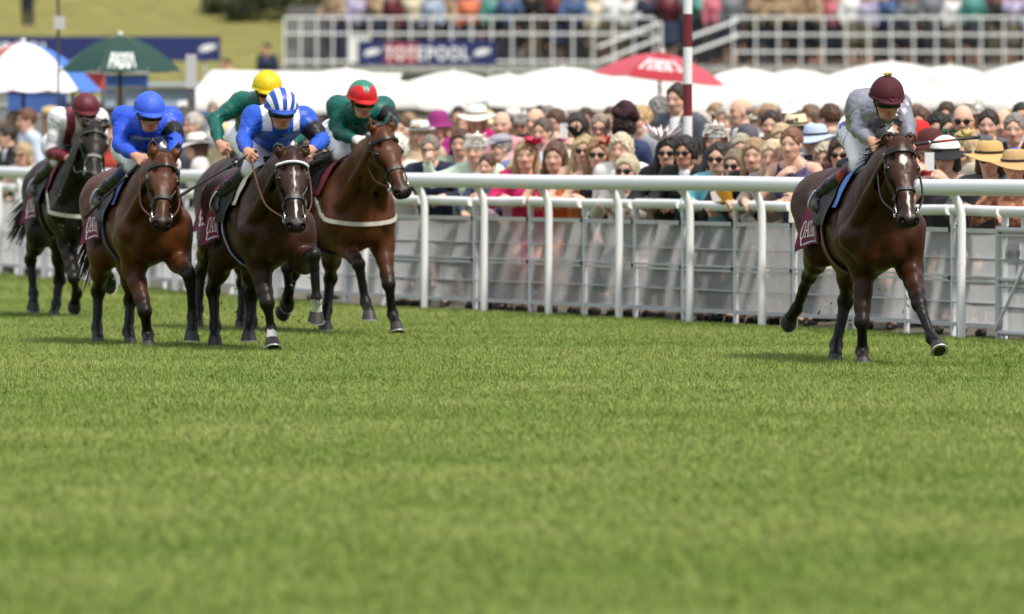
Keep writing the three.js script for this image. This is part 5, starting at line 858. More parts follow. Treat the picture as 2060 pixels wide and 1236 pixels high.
[2.408,-103.453,1.773,8.4,"down",0,-48,"short","#2a201a",0,0,0,"long","#e0dcd8",3,1,"white spectator, dark cropped hair, 9th from left, rear line of crowd"],
[2.653,-102.258,1.759,8.4,"phone",0,-6,"bob","#4a3020",0,0,0,"long","#5c7494",1,1,"denim blue spectator, brown bob, 10th from left, rear line of crowd"],
[2.863,-101.263,1.783,8.4,"phone",0,-54,"bob","#b89464",0,0,1,"long","#e0dcd8",0,1,"white spectator, fair bob, 11th from left, rear line of crowd"],
[3.091,-100.199,1.805,8.4,"phone",0,-54,"long","#a88a5c",0,0,0,"long","#c8c4bc",0,1,"stone spectator, long fair hair, 12th from left, rear line of crowd"],
[3.265,-99.387,1.758,8.4,"down",0,-10,"bob","#7a5a3c","brim","#d8c8a0",0,"long","#5c7494",0,1,"denim blue spectator, straw hat, 13th from left, rear line of crowd"],
[3.451,-98.519,1.768,8.4,"down",0,-30,"short","#8c8680","brim","#d8c8a0",0,"long","#d8d2c4",1,1,"cream spectator, straw hat, 14th from left, rear line of crowd"],
[3.697,-97.371,1.771,8.4,"down",0,-42,"short","#8c8680",0,0,0,"long","#e0dcd8",0,1,"white spectator, short grey hair, 15th from left, rear line of crowd"],
[3.907,-96.391,1.776,8.4,"down",0,-35,"short","#2a201a",0,0,0,"long","#7c8898",2,1,"blue grey spectator, dark cropped hair, 16th from left, rear line of crowd"],
[4.129,-95.355,1.796,8.4,"down",0,-12,"short","#8c8680",0,0,1,"long","#e0dcd8",0,1,"white spectator, short grey hair, 17th from left, rear line of crowd"],
[4.29,-94.628,1.8,8.4,"down",0,-21,"bob","#7a5a3c",0,0,1,"long","#b89c7c",2,1,"tan spectator, light brown bob, 18th from left, rear line of crowd"],
[4.488,-93.756,1.728,8.4,"down",0,8,"bob","#7a5a3c",0,0,0,"long","#5c7494",2,1,"denim blue spectator, light brown bob, 19th from left, rear line of crowd"],
[4.674,-92.938,1.742,8.4,"down",0,-24,"bob","#7a5a3c",0,0,0,"long","#46584c",0,1,"dark green spectator, light brown bob, 20th from left, rear line of crowd"],
[4.818,-92.304,1.754,8.4,"phone",0,-21,"short","#8c8680","feather","#e8e4e0",0,"long","#e0dcd8",1,1,"white spectator, feather hat, 21st from left, rear line of crowd"],
[5.052,-91.275,1.74,8.4,"down",0,-16,"bob","#b89464",0,0,1,"long","#2a3044",3,1,"navy spectator, fair bob, 22nd from left, rear line of crowd"],
[5.244,-90.43,1.785,8.4,"down",0,-30,"bob","#b89464",0,0,0,"long","#88506c",3,1,"plum spectator, fair bob, 23rd from left, rear line of crowd"]];
// ---------- spectators ----------
// geometry is shared between people of one build; each person is a thing with own clothes, hair, hat
const tint = [[1, 1, 1], [1.0, 0.88, 0.82], [1.06, 1.02, 1.0], [0.84, 0.74, 0.68], [0.6, 0.5, 0.45]].map((c) => { const m = SKINMAT.clone(); m.color.setRGB(...c.map((v) => Math.min(1, v * 0.94))); return m; });
const BASE = SKIN[2];
// joints of a 1.68 m figure standing at the origin and looking to +z
const POSES = {
  rail: { lean: 0.16, R: [[-0.30, 1.10, 0.20], [-0.16, 1.06, 0.44]], L: [[0.30, 1.10, 0.20], [0.17, 1.06, 0.45]] },
  down: { lean: 0.02, R: [[-0.25, 1.08, -0.03], [-0.24, 0.84, 0.08]], L: [[0.25, 1.08, -0.03], [0.24, 0.84, 0.08]] },
  phone: { lean: 0.04, R: [[-0.28, 1.18, 0.20], [-0.17, 1.42, 0.38]], L: [[0.27, 1.14, 0.16], [0.06, 1.38, 0.38]] },
  wave: { lean: 0.02, R: [[-0.32, 1.55, 0.10], [-0.13, 1.76, 0.18]], L: [[0.30, 1.52, 0.12], [0.08, 1.74, 0.20]] },
  chin: { lean: 0.14, R: [[-0.28, 1.10, 0.22], [-0.07, 1.30, 0.26]], L: [[0.30, 1.10, 0.20], [0.17, 1.06, 0.45]] },
  point: { lean: 0.12, R: [[-0.42, 1.28, 0.16], [-0.42, 1.45, 0.30]], L: [[0.30, 1.10, 0.20], [0.17, 1.06, 0.45]] },
};
const cache = {}, memo = (k, f) => cache[k] ?? (cache[k] = f());
// pose keys may end in a digit: knees bent by that many steps of 0.11 m
function joints(key) { const pose = key.replace(/\d/, ''), dr = 0.11 * (+(key.match(/\d/)?.[0] ?? 0)), P0 = POSES[pose], l = P0.lean + dr * 0.3, dn = (a, s = 1) => [a[0], a[1] - dr * s, a[2]], as = pose === 'rail' ? 0.35 : 1; return { pose, dr, P: { R: [dn(P0.R[0], as === 1 ? 1 : 0.7), dn(P0.R[1], as)], L: [dn(P0.L[0], pose === 'down' || pose === 'phone' || pose === 'wave' ? 1 : 0.7), dn(P0.L[1], pose === 'down' || pose === 'phone' || pose === 'wave' ? 1 : 0.35)] }, hip: dn([0, 0.90, -0.02 - dr * 0.5]), chest: dn([0, 1.22, l * 0.5]), neck: dn([0, 1.40, l * 0.85]), head: dn([0, 1.545, l + 0.03]), shR: dn([-0.175, 1.355, l * 0.75]), shL: dn([0.175, 1.355, l * 0.75]) }; }
const headFrame = (pose) => frame(joints(pose).head, [0, -0.08, 1]);
function bodyGeo(pose, expr, low) {
  return memo('b' + pose + expr + low, () => {
    const j = joints(pose), B = new Field(), c = { c: BASE }, hf = headFrame(pose);
    B.cap(j.hip, j.chest, 0.105, 0.11, { w: 1.2, k: 0.05, ...c }).cap(j.chest, j.neck, 0.10, 0.05, { w: 1.15, k: 0.05, ...c }).cap(j.neck, hf(0, -0.05, -0.02), 0.05, 0.048, { k: 0.02, ...c });
    for (const s of ['R', 'L']) {
      const q = s === 'R' ? -1 : 1, [el, wr] = j.P[s], sh = j['sh' + s];
      B.cap(j.neck, sh, 0.05, 0.052, { k: 0.05, ...c }).cap(sh, el, 0.050, 0.038, { k: 0.03, ...c }).cap(el, wr, 0.038, 0.026, { k: 0.02, ...c });
      const kn = [q * 0.09, 0.48 - j.dr * 0.3, 0.01 + j.dr * 0.9]; B.cap([q * 0.085, 0.86 - j.dr, j.hip[2]], kn, 0.082, 0.052, { k: 0.04, ...c }).cap(kn, [q * 0.09, 0.09, -0.03], 0.052, 0.034, { k: 0.03, ...c }).cap([q * 0.09, 0.055, -0.04], [q * 0.095, 0.035, 0.12], 0.04, 0.03, { k: 0.03, ...c });
      if (low) B.cap(wr, add3(wr, mul3(norm3(sub3(wr, el)), 0.12)), 0.035, 0.03, { w: 0.6, k: 0.02, ...c });
    }
    const HD = new Field(); headInto(HD, hf, 1.0, BASE, expr); HD.cap(hf(0, -0.05, -0.02), j.neck, 0.046, 0.05, { k: 0.03, ...c });
    const gs = [B.mesh(low ? 0.048 : 0.032), HD.mesh(low ? 0.019 : 0.0105, { soft: 0.005 })];
    if (!low) for (const s of ['R', 'L']) { const q = s === 'R' ? -1 : 1, [el, wr] = j.P[s], hn = new Field(), d = j.pose === 'rail' ? norm3([-q * 0.6, -0.25, 0.6]) : norm3(add3(sub3(wr, el), [-q * 0.08, 0, 0])); handInto(hn, wr, d, j.pose === 'rail' ? [0, 0.9, 0.4] : [q * 0.8, 0.1, 0.55], -q, j.pose === 'phone' || j.pose === 'point' ? 0.75 : 0.42, BASE); gs.push(hn.mesh(0.0125, { soft: 0.006 })); }
    return joinIndexed(gs);
  });
}
function topGeo(pose, kind, low) {
  return memo('t' + pose + kind + low, () => {
    const j = joints(pose), K = new Field(), c = { c: [1, 1, 1] };
    K.cap(add3(j.hip, [0, 0.0, 0]), add3(j.chest, [0, -0.02, 0]), 0.128, 0.132, { w: 1.26, k: 0.05, ...c }).cap(j.chest, lerp3(j.chest, j.neck, kind.startsWith('bare') ? 0.45 : 0.72), 0.130, 0.088, { w: 1.35, k: 0.05, ...c });
    K.cap(add3(j.chest, [-0.075, 0.0, 0.075]), add3(j.chest, [0.075, 0.0, 0.075]), 0.075, 0.075, { k: 0.06, ...c });
    for (const s of ['R', 'L']) {
      const [el, wr] = j.P[s], sh = j['sh' + s];
      if (kind.startsWith('bare')) { K.cap(lerp3(j.neck, sh, 0.62), add3(j.chest, [sh[0] * 0.5, 0.05, 0.05]), 0.052, 0.07, { k: 0.03, ...c }); continue; }
      K.cap(lerp3(j.neck, sh, 0.3), sh, 0.072, 0.078, { k: 0.06, ...c }).cap(sh, el, 0.075, 0.060, { k: 0.04, ...c }).cap(el, lerp3(el, wr, 0.9), 0.058, 0.045, { k: 0.03, ...c });
    }
    K.ell(add3(j.neck, [0, 0.06, 0.05]), [0.06, 0.10, 0.075], { neg: true, k: 0.02 });
    const sd = pose.length * 3.7;
    K.disp = (x, y, z) => -0.010 * Math.max(0, ridged(x * 8 + sd, y * 9 + x * 4, z * 8) - 0.4) + 0.003;
    const print = kind.includes('print') ? (x, y, z, q) => { const n = noise3(x * 22, y * 22, z * 22), m = noise3(x * 31 + 9, y * 31, z * 31); return n > 0.18 ? [2.6, 2.6, 2.8] : m > 0.25 ? [0.35, 0.3, 0.6] : [1, 1, 1]; } : null;
    return K.mesh(low ? 0.044 : 0.026, { paint: print, color: !!print, soft: 0.004 });
  });
}
const legGeo = (kind, dr) => memo('l' + kind + dr, () => {
  const T = new Field(), z = -0.02 - dr * 0.5;
  if (kind === 'skirt') { T.cap([0, 0.93 - dr, z], [0, 0.80 - dr, z], 0.12, 0.145, { w: 1.3, k: 0.05 }).cap([0, 0.80 - dr, z], [0, 0.50 - dr * 0.6, -0.01 + dr * 0.4], 0.145, 0.17, { w: 1.25, k: 0.06 }); T.disp = (x, y, z) => 0.012 * Math.sin(Math.atan2(z, x) * 9) * Math.max(0, 0.8 - y); }
  else { T.cap([-0.06, 0.92 - dr, z], [0.06, 0.92 - dr, z], 0.12, 0.12, { k: 0.05 }); for (const q of [-1, 1]) T.cap([q * 0.085, 0.86 - dr, z], [q * 0.095, 0.48 - dr * 0.3, 0.01 + dr * 0.9], 0.10, 0.075, { k: 0.03 }).cap([q * 0.095, 0.48 - dr * 0.3, 0.01 + dr * 0.9], [q * 0.095, 0.08, -0.02], 0.074, 0.062, { k: 0.03 }); }
  return T.mesh(0.045, { color: false });
});
const shoeGeo = memo('shoe', () => { const T = new Field(); for (const q of [-1, 1]) T.cap([q * 0.09, 0.045, -0.05], [q * 0.098, 0.035, 0.13], 0.045, 0.035, { k: 0.02 }); return T.mesh(0.03, { color: false }); });
// hair, in head coordinates
function hairGeo(kind, low) {
  return memo('h' + kind + low, () => {
    const F = new Field(), sd = kind.length;
    if (kind === 'bald') { F.ell([0, 0.012, -0.030], [0.084, 0.050, 0.086], { k: 0.01 }); F.ell([0, 0.085, 0.03], [0.09, 0.055, 0.10], { neg: true, k: 0.02 }); F.ell([0, -0.02, 0.085], [0.085, 0.12, 0.06], { neg: true, k: 0.01 }); }
    else if (kind === 'beard') { F.ell([0, 0.012, -0.032], [0.083, 0.060, 0.084], { k: 0.01 }); F.ell([0, -0.075, 0.045], [0.060, 0.040, 0.048], { k: 0.02 }); F.ell([0, 0.05, 0.10], [0.09, 0.10, 0.06], { neg: true, k: 0.01 }); F.ell([0, -0.052, 0.098], [0.026, 0.014, 0.03], { neg: true, k: 0.008 }); }
    else {
      const v = kind === 'curly' ? 0.016 : kind === 'short' ? 0.007 : 0.010;
      F.ell([0, 0.040, -0.016], [0.083 + v, 0.098 + v, 0.101 + v], { k: 0.02 });
      if (kind === 'bob') for (const s of [-1, 1]) F.cap([s * 0.072, 0.03, -0.028], [s * 0.084, -0.075, -0.032], 0.032, 0.032, { k: 0.03, w: 1.4, s: [0, 0, 1] });
      if (kind === 'bob') F.cap([0, 0.0, -0.07], [0, -0.08, -0.065], 0.06, 0.05, { w: 1.3, k: 0.03 });
      if (kind === 'long') { for (const s of [-1, 1]) F.cap([s * 0.074, 0.03, -0.025], [s * 0.094, -0.12, -0.035], 0.031, 0.036, { k: 0.03, w: 1.4, s: [0, 0, 1] }).cap([s * 0.094, -0.12, -0.035], [s * 0.100, -0.26, 0.02], 0.038, 0.022, { k: 0.03, w: 1.3, s: [0, 0, 1] }); F.cap([0, 0, -0.07], [0, -0.2, -0.07], 0.07, 0.05, { w: 1.3, k: 0.03 }); }
      if (kind === 'curly') for (const s of [-1, 1]) F.ell([s * 0.078, -0.005, -0.02], [0.036, 0.058, 0.06], { k: 0.02 });
      F.ell([0, -0.026, 0.104], [0.074, 0.108, 0.088], { neg: true, k: 0.012 });                    // the face
      if (kind === 'bob' || kind === 'long') F.cap([-0.055, 0.062, 0.058], [0.015, 0.088, 0.060], 0.020, 0.018, { k: 0.02 });
      if (kind === 'short' || kind === 'curly') F.ell([0, -0.10, -0.03], [0.12, 0.065, 0.14], { neg: true, k: 0.015 });
    }
    const a = kind === 'curly' ? 0.020 : kind === 'bald' || kind === 'beard' ? 0.003 : 0.013, f = kind === 'curly' ? 42 : 46;
    F.disp = (x, y, z) => a * noise3(x * f + sd, y * f * (kind === 'long' || kind === 'bob' ? 0.25 : 1), z * f);
    const soft = kind !== 'long' && kind !== 'bob'; return F.mesh(low ? 0.021 : 0.0115, { paint: (x, y, z) => { const n = noise3(x * 75, y * (soft ? 60 : 9) + x * 12, z * 75) * 0.55 + noise3(x * 28, y * 8, z * 28 + 3) * 0.5, v = THREE.MathUtils.clamp(1 + n, 0.45, 1.7); return [v, v * (0.97 + 0.05 * n), v * (0.94 + 0.10 * n)]; } });
  });
}
function petals(n, seed, spread, len, wid, upBias) {   // curved petals or feathers round a point
  const R = rng(seed), out = [];
  for (let i = 0; i < n; i++) { const a = R() * 6.283, e = upBias + R() * (1 - upBias), d = norm3([Math.cos(a) * spread, e, Math.sin(a) * spread]), L = len * (0.6 + R() * 0.6), cv = norm3([Math.cos(a), 0.2, Math.sin(a)]), pts = [], nr = [], ws = []; for (let k = 0; k <= 5; k++) { const t = k / 5; pts.push(add3(mul3(d, L * t), mul3(cv, L * 0.35 * t * t))); nr.push(norm3([-cv[0] * 0.6 + (R() - 0.5) * 0.2, 1, -cv[2] * 0.6])); ws.push(wid * Math.sin(Math.PI * (0.12 + 0.80 * t))); } const n0 = nr[2]; out.push(ribbon(pts, nr.map(() => n0), ws, 0.002)); }
  return out;
}
function hatGeo(kind) {
  return memo('hat' + kind, () => {
    const lathe = (p, n = 28) => new THREE.LatheGeometry(p.map(([r, y]) => new THREE.Vector2(r, y)), n);
    if (kind === 'brim' || kind === 'twotone') { const g = lathe([[0.001, 0.145], [0.06, 0.143], [0.090, 0.128], [0.102, 0.085], [0.108, 0.052], [0.150, 0.046], [0.198, 0.036], [0.200, 0.031], [0.150, 0.040], [0.104, 0.044], [0.099, 0.08], [0.085, 0.12], [0.001, 0.136]]); const p = g.attributes.position; for (let i = 0; i < p.count; i++) { const r = Math.hypot(p.getX(i), p.getZ(i)); if (r > 0.11) p.setY(i, p.getY(i) + (r - 0.11) * 0.28 * Math.cos(Math.atan2(p.getZ(i), p.getX(i)) * 2 + 0.6) - 0.01); } g.computeVertexNormals(); return g.translate(0, 0, -0.012); }
    if (kind === 'trilby') return lathe([[0.001, 0.128], [0.05, 0.135], [0.082, 0.130], [0.094, 0.09], [0.102, 0.055], [0.135, 0.050], [0.152, 0.056], [0.152, 0.051], [0.13, 0.045], [0.098, 0.048], [0.089, 0.09], [0.07, 0.122], [0.001, 0.12]]).translate(0, 0, -0.012);
    if (kind === 'cloche') return lathe([[0.001, 0.160], [0.05, 0.155], [0.088, 0.130], [0.106, 0.080], [0.112, 0.040], [0.128, 0.018], [0.146, 0.004], [0.144, 0.0], [0.124, 0.014], [0.107, 0.036], [0.10, 0.08], [0.08, 0.125], [0.001, 0.15]]).translate(0, 0.01, -0.014);
    if (kind === 'cap') { const F = new Field(); F.ell([0, 0.085, -0.008], [0.108, 0.052, 0.118], { k: 0.02 }); F.ell([0, 0.060, 0.105], [0.075, 0.010, 0.055], { k: 0.02 }); F.ell([0, 0.02, -0.02], [0.088, 0.06, 0.10], { neg: true, k: 0.005 }); return F.mesh(0.010, { color: false }); }
    if (kind === 'puff') { const F = new Field(); const R = rng(8); for (let i = 0; i < 26; i++) { const a = R() * 6.28, e = R() * 1.4; F.ell([Math.cos(a) * 0.09 * Math.cos(e), 0.09 + 0.11 * Math.sin(e), Math.sin(a) * 0.09 * Math.cos(e) - 0.02], [0.045, 0.045, 0.045], { k: 0.03 }); } F.disp = (x, y, z) => 0.012 * noise3(x * 50, y * 50, z * 50); return F.mesh(0.011, { color: false }); }
    if (kind === 'feather') return mergePlain([lathe([[0.001, 0.135], [0.07, 0.128], [0.10, 0.09], [0.108, 0.05], [0.10, 0.05], [0.09, 0.085], [0.001, 0.12]]).translate(0, 0, -0.014), ...petals(130, 5, 1.0, 0.085, 0.030, -0.35).map((g) => g.translate(0.02, 0.10, 0.0))]);
    if (kind === 'rose') return mergePlain(petals(60, 9, 0.9, 0.075, 0.036, 0.05).map((g) => g.translate(0.07, 0.10, 0.03)));
    if (kind === 'plume') return mergePlain(petals(30, 12, 0.45, 0.13, 0.03, 0.55).map((g) => g.translate(-0.06, 0.10, 0.0)));
    if (kind === 'wings') return mergePlain(petals(60, 21, 0.6, 0.17, 0.026, 0.5).map((g) => g.translate(-0.05, 0.075, 0.02)));
    if (kind === 'sprig') return mergePlain(petals(14, 31, 0.7, 0.08, 0.03, 0.3).map((g) => g.translate(0.07, 0.085, 0.03)));
  });
}
const glassLens = memo('gl', () => mergePlain([-1, 1].map((s) => new THREE.SphereGeometry(1, 14, 8).scale(0.027, 0.021, 0.008).rotateY(s * 0.22).translate(s * 0.034, 0.004, 0.094))));
const glassFrame = memo('gf', () => mergePlain([bar([-0.012, 0.012, 0.100], [0.012, 0.012, 0.100], 0.003, 6), ...[-1, 1].flatMap((s) => [bar([s * 0.060, 0.010, 0.088], [s * 0.083, 0.010, -0.005], 0.003, 6), new THREE.TorusGeometry(0.0255, 0.0028, 6, 18).scale(1, 0.8, 1).rotateY(s * 0.22).translate(s * 0.034, 0.004, 0.096)])]));
const cmats = {}, cm = (hex, rough = 0.75, extra) => cmats[hex + rough + (extra ? JSON.stringify(extra) : '')] ??= mat(hex, rough, { side: THREE.DoubleSide, ...extra });
const hmats = {}, hairMat = (hex) => hmats[hex] ??= (() => { const m = mat(hex, 0.62, { side: THREE.DoubleSide, vertexColors: true }); m.color.multiplyScalar(0.78); const l = (m.color.r + m.color.g + m.color.b) / 3; m.color.lerp(new THREE.Color(l, l, l), 0.22); return m; })();
const DARKGLASS = mat([0.012, 0.010, 0.010], 0.12), GREENGLASS = mat([0.02, 0.30, 0.16], 0.15, { metalness: 0.5 }), CLEARGLASS = new THREE.MeshPhysicalMaterial({ transmission: 1, thickness: 0, roughness: 0.05, color: 0xe8e8e8 });
function spectator(a, group, category = 'spectator') {
  const [x, z, hy, perp, pose0, expr, yaw, hair, hairC, hat, hatC, gl, top, topC, skin, sc, label] = a, low = perp > 4 ? 1 : 0;
  const gy = a[17] ?? slopeY(perp - 0.2), st = perp > 4 || sc < 0.85 ? 0 : Math.min(4, Math.max(0, Math.round((1.60 - (hy - gy)) / 0.11))), pose = pose0 + (st || ''), k = (hy - gy) / (1.545 - st * 0.11), root = thing('person', label, category, group, [x, gy, z], yaw * Math.PI / 180 - 0.02);
  root.scale.set(Math.max(k, 0.8 * k + 0.16) * (sc < 1 && k < 0.85 ? 0.95 : 1), k, Math.max(k, 0.8 * k + 0.16));
  const hg = new THREE.Group(), hfr = headFrame(pose);
  part('body', bodyGeo(pose, low ? 0 : expr, low), tint[skin] ?? tint[0], root);
  const suit = top === 'suit', tk = suit ? 'long' : top;
  const print = tk.includes('print');
  part(suit ? 'jacket' : 'top', topGeo(pose, tk, low), cm(topC, 0.8, print ? { vertexColors: true } : undefined), root);
  const m4 = new THREE.Matrix4().makeBasis(V(...hfr.x), V(...hfr.y), V(...hfr.z)).setPosition(...hfr.o), atHead = (o) => { o.applyMatrix4(m4); return o; };
  const female = ['bob', 'long', 'curly'].includes(hair);
  { const bot = part(female ? 'skirt' : 'trousers', legGeo(female ? 'skirt' : 'trousers', st * 0.11), cm(female && !low && label.length % 3 === 0 ? topC : ['#1c1e28', '#2a2c36', '#5c5648', '#26324c'][label.length % 4], 0.85), root); if (!low) part('shoes', shoeGeo, cm('#1c1816', 0.5), root); }
  if (suit && !low) { const j = joints(pose), K = new Field(), p0 = add3(j.chest, [0, -0.02, 0.135]), p1 = add3(j.neck, [0, -0.03, 0.055]); K.cap(p0, p1, 0.012, 0.046, { w: 1.2, k: 0.01 }); part('shirt_front', K.mesh(0.012, { color: false }), cm(label.includes('blue shirt') ? '#4a62c0' : '#dcdde4'), root); }
  atHead(part('hair', hairGeo(hair, low), hairMat(hairC), root));
  if (hat) { atHead(part('hat', hatGeo(hat), cm(hatC, 0.8), root)); if (hat === 'brim' || hat === 'trilby') { const r = hat === 'brim' ? 0.1085 : 0.1035, pts = []; for (let i = 0; i < 24; i++) pts.push([Math.cos(i / 24 * 6.2832) * r, 0.064, Math.sin(i / 24 * 6.2832) * r - 0.012]); atHead(part('hat_band', memo('band' + hat, () => tube(pts, 0.009, 40, 6, true)), cm('#1d1a1c'), root)); } if (hat === 'twotone') atHead(part('hat_crown', memo('crown', () => new THREE.SphereGeometry(0.118, 20, 12, 0, 6.2832, 0, 1.35).translate(0, 0.052, -0.012)), cm('#e8e6e2'), root)); }
  if (gl) { const g = part('sunglasses', glassFrame, cm('#15110f', 0.3), root); atHead(g); const l = part('lens', glassLens, gl === 3 ? GREENGLASS : gl === 2 ? CLEARGLASS : DARKGLASS, g); }
  if (pose0 === 'phone' && !low) { const jp = joints(pose).P, w = lerp3(jp.R[1], jp.L[1], 0.5), dark = label.includes('black phone') || label.includes('camera'); const p = thing(dark ? 'camera_phone' : 'white_phone', (dark ? 'dark phone held up by the ' : 'white phone held up by the ') + label.replace(/ (holding|filming|taking|lifting).*/, '').split(' ').slice(0, 9).join(' '), 'phone', 'phones held up in the crowd', [x, gy, z], root.rotation.y); p.scale.copy(root.scale); const b = new THREE.BoxGeometry(0.07, 0.135, 0.010, 1, 1, 1).translate(w[0], w[1] + 0.12, w[2] + 0.03); part('phone_case', b, cm(dark ? '#101012' : '#e4e4e6', 0.35), p); part('phone_screen', new THREE.BoxGeometry(0.062, 0.12, 0.003).translate(w[0], w[1] + 0.12, w[2] + 0.0225), cm('#0b0b0d', 0.15), p); }
  return root;
}
for (const a of CROWD) spectator(a, a[3] > 4 ? 'spectators in the back lines' : 'spectators at the rails');
// ---------- cards and a bag on the fence ----------
{
  const card = (label, x, z, y, w, h, c, rz, name = 'race_card') => { const t = thing(name, label, 'card', 'race cards held over the fence', [x, y, z], -0.1); const g = new THREE.BoxGeometry(w, h, 0.006, 6, 6, 1), p = g.attributes.position; for (let i = 0; i < p.count; i++) p.setZ(i, p.getZ(i) + 0.02 * Math.sin(p.getX(i) / w * 2.6 + p.getY(i) / h)); g.rotateZ(rz); g.computeVertexNormals(); part('cover', g, mat(c, 0.6), t); const b = new THREE.BoxGeometry(w * 0.9, h * 0.94, 0.006).rotateZ(rz + 0.16).translate(-0.035, 0.01, -0.012); part('pages', b, mat([0.75, 0.75, 0.74], 0.7), t); };
  const on = (x) => { const { p, n } = railAt(railU(x)); return [p.x - n.x * 0.13, p.z - n.z * 0.13]; };
  let q = on(1.63); card('orange race card on the fence below the navy bucket hat', q[0], q[1], 1.09, 0.15, 0.10, [0.62, 0.30, 0.02], 0.1);
  q = on(2.22); card('narrow white and orange race card hanging down over the fence', q[0], q[1], 0.96, 0.07, 0.18, [0.58, 0.28, 0.02], -0.2);
  q = on(2.52); card('large orange race card folded over the fence beside the leader\'s rump', q[0], q[1], 0.99, 0.14, 0.24, [0.62, 0.31, 0.03], 0.45);
  q = on(-3.0); const b = thing('black_bag', 'black rounded bag hanging on the rail between the blue and striped riders', 'bag', null, [q[0] - 0.05, 0.72, q[1] + 0.5]); const F = new Field(); F.ell([0, 0.24, 0], [0.16, 0.22, 0.09], { k: 0.02 }); F.ell([0, 0.1, 0], [0.17, 0.12, 0.10], { k: 0.05 }); part('pouch', F.mesh(0.014, { color: false }), mat([0.012, 0.013, 0.02], 0.35), b); part('strap', tube([[-0.13, 0.40, 0], [-0.08, 0.52, 0], [0.08, 0.52, 0], [0.13, 0.40, 0]], 0.012, 20, 6), LEATHER, b);
}
// ---------- bits of turf thrown up by the hooves ----------
{
  const R = rng(91), out = [];
  for (const [x, y, z, n, s] of [[-1.85, 0.35, -66.4, 34, 0.5], [-2.9, 0.3, -68.0, 20, 0.5], [2.35, 0.25, -63.4, 26, 0.6], [1.3, 0.45, -70.5, 12, 1.3]]) for (let i = 0; i < n; i++) { const g = new THREE.TetrahedronGeometry(0.006 + R() * 0.012); g.scale(1.8, 0.6, 0.8); g.rotateY(R() * 6); g.rotateZ(R() * 3); g.translate(x + (R() - 0.5) * s * 1.6, Math.max(0.05, y + (R() - 0.5) * s), z + (R() - 0.5) * s * 2); out.push(g); }
  const m = part('flying_turf', mergePlain(out), mat([0.13, 0.13, 0.05], 0.9), scene); m.userData.kind = 'stuff'; m.userData.label = 'small clods of turf thrown up behind the hooves';
}
// ---------- winning post ----------
{
  const t = thing('winning_post', 'tall maroon and white striped winning post behind the fence', 'post', null, [1.53, 0, -77.9]);
  const edges = [-0.02, 1.58, 1.77, 2.05, 2.37, 2.66, 2.95, 3.25, 3.55], wm = mat([0.78, 0.78, 0.80], 0.5), mm = mat(lin('#6b1f2b'), 0.5);
  for (let i = 0; i < edges.length - 1; i++) part('painted_band', new THREE.CylinderGeometry(0.040, 0.040, edges[i + 1] - edges[i], 24).translate(0, (edges[i] + edges[i + 1]) / 2, 0), (i % 2 === 0) === true ? (i === 0 ? mm : i % 2 ? mm : mm) : wm, t);
}
// ---------- hill ----------
{
  const hillY = (x, d) => 1.2 + (d - 205) * 0.155 + 2.2 * noise3(x * 0.03, d * 0.02, 3) + 0.35 * noise3(x * 0.2, d * 0.1, 5) + Math.max(0, x + 4) * 0.05;
  const U = 70, K = 40, pos = [], uv = [], idx = [];
  for (let i = 0; i <= U; i++) for (let k = 0; k <= K; k++) { const x = -70 + 140 * i / U, d = 205 + 300 * k / K, hh = hillY(x, d); pos.push(x, hh, -d); uv.push(x / 6, d / 6); }
  for (let i = 0; i < U; i++) for (let k = 0; k < K; k++) { const a = i * (K + 1) + k, b = a + 1, c = a + K + 1, d = c + 1; idx.push(a, c, d, a, d, b); }
  const g = new THREE.BufferGeometry(); g.setAttribute('position', new THREE.Float32BufferAttribute(pos, 3)); g.setAttribute('uv', new THREE.Float32BufferAttribute(uv, 2)); g.setIndex(idx); g.computeVertexNormals();
  const tex = canvasTex(512, 512, (c, w, h) => { const id = c.createImageData(w, h), a = id.data; for (let y = 0; y < h; y++) for (let x = 0; x < w; x++) { const n = noise3(x / 60, y / 60, 3) * 0.5 + noise3(x / 12, y / 12, 5) * 0.35 + noise3(x / 3, y / 3, 2) * 0.3, k = (y * w + x) * 4; a[k] = 116 + n * 36; a[k + 1] = 112 + n * 32; a[k + 2] = 52 + n * 26; a[k + 3] = 255; } c.putImageData(id, 0, 0); }); tex.wrapS = tex.wrapT = THREE.RepeatWrapping;
  structure('hill', g, new THREE.MeshStandardMaterial({ map: tex, roughness: 0.95, side: THREE.DoubleSide }), 'dry grassy hill behind the enclosure');
  // dark bushes on the slope, at the top edge
  const leaf = mat([0.035, 0.045, 0.018], 0.8, { side: THREE.DoubleSide }), R = rng(61);
  [[-6.6, 0, 234, 0.8], [-5.9, 0, 236, 0.9], [-7.3, 0, 235.5, 0.7]].forEach(([x, y, d, s], i) => {
    const t = thing('bush', ['dark round bush on the hill above the railings', 'dark bush on the hill nearest the grandstand', 'dark bush on the hill farthest from the grandstand'][i], 'bush', 'bushes on the hill', [x, hillY(x, d) - 0.1, -d]);
    const out = []; for (let k = 0; k < 1500; k++) { const a = R() * 6.28, e = R() * 3.14 - 1.57, r = s * (0.6 + 0.4 * Math.sqrt(R())), g = new THREE.PlaneGeometry(0.10, 0.07); g.rotateX(R() * 3); g.rotateY(R() * 6); g.translate(Math.cos(a) * Math.cos(e) * r * 1.3, s * 0.5 + Math.sin(e) * r * 0.6, Math.sin(a) * Math.cos(e) * r); out.push(g); }
    part('foliage', mergePlain(out), leaf, t); part('trunk', bar([0, -0.4, 0], [0, s * 0.6, 0], 0.12, 8, 0.06), mat([0.05, 0.035, 0.02], 0.9), t);
  });
}
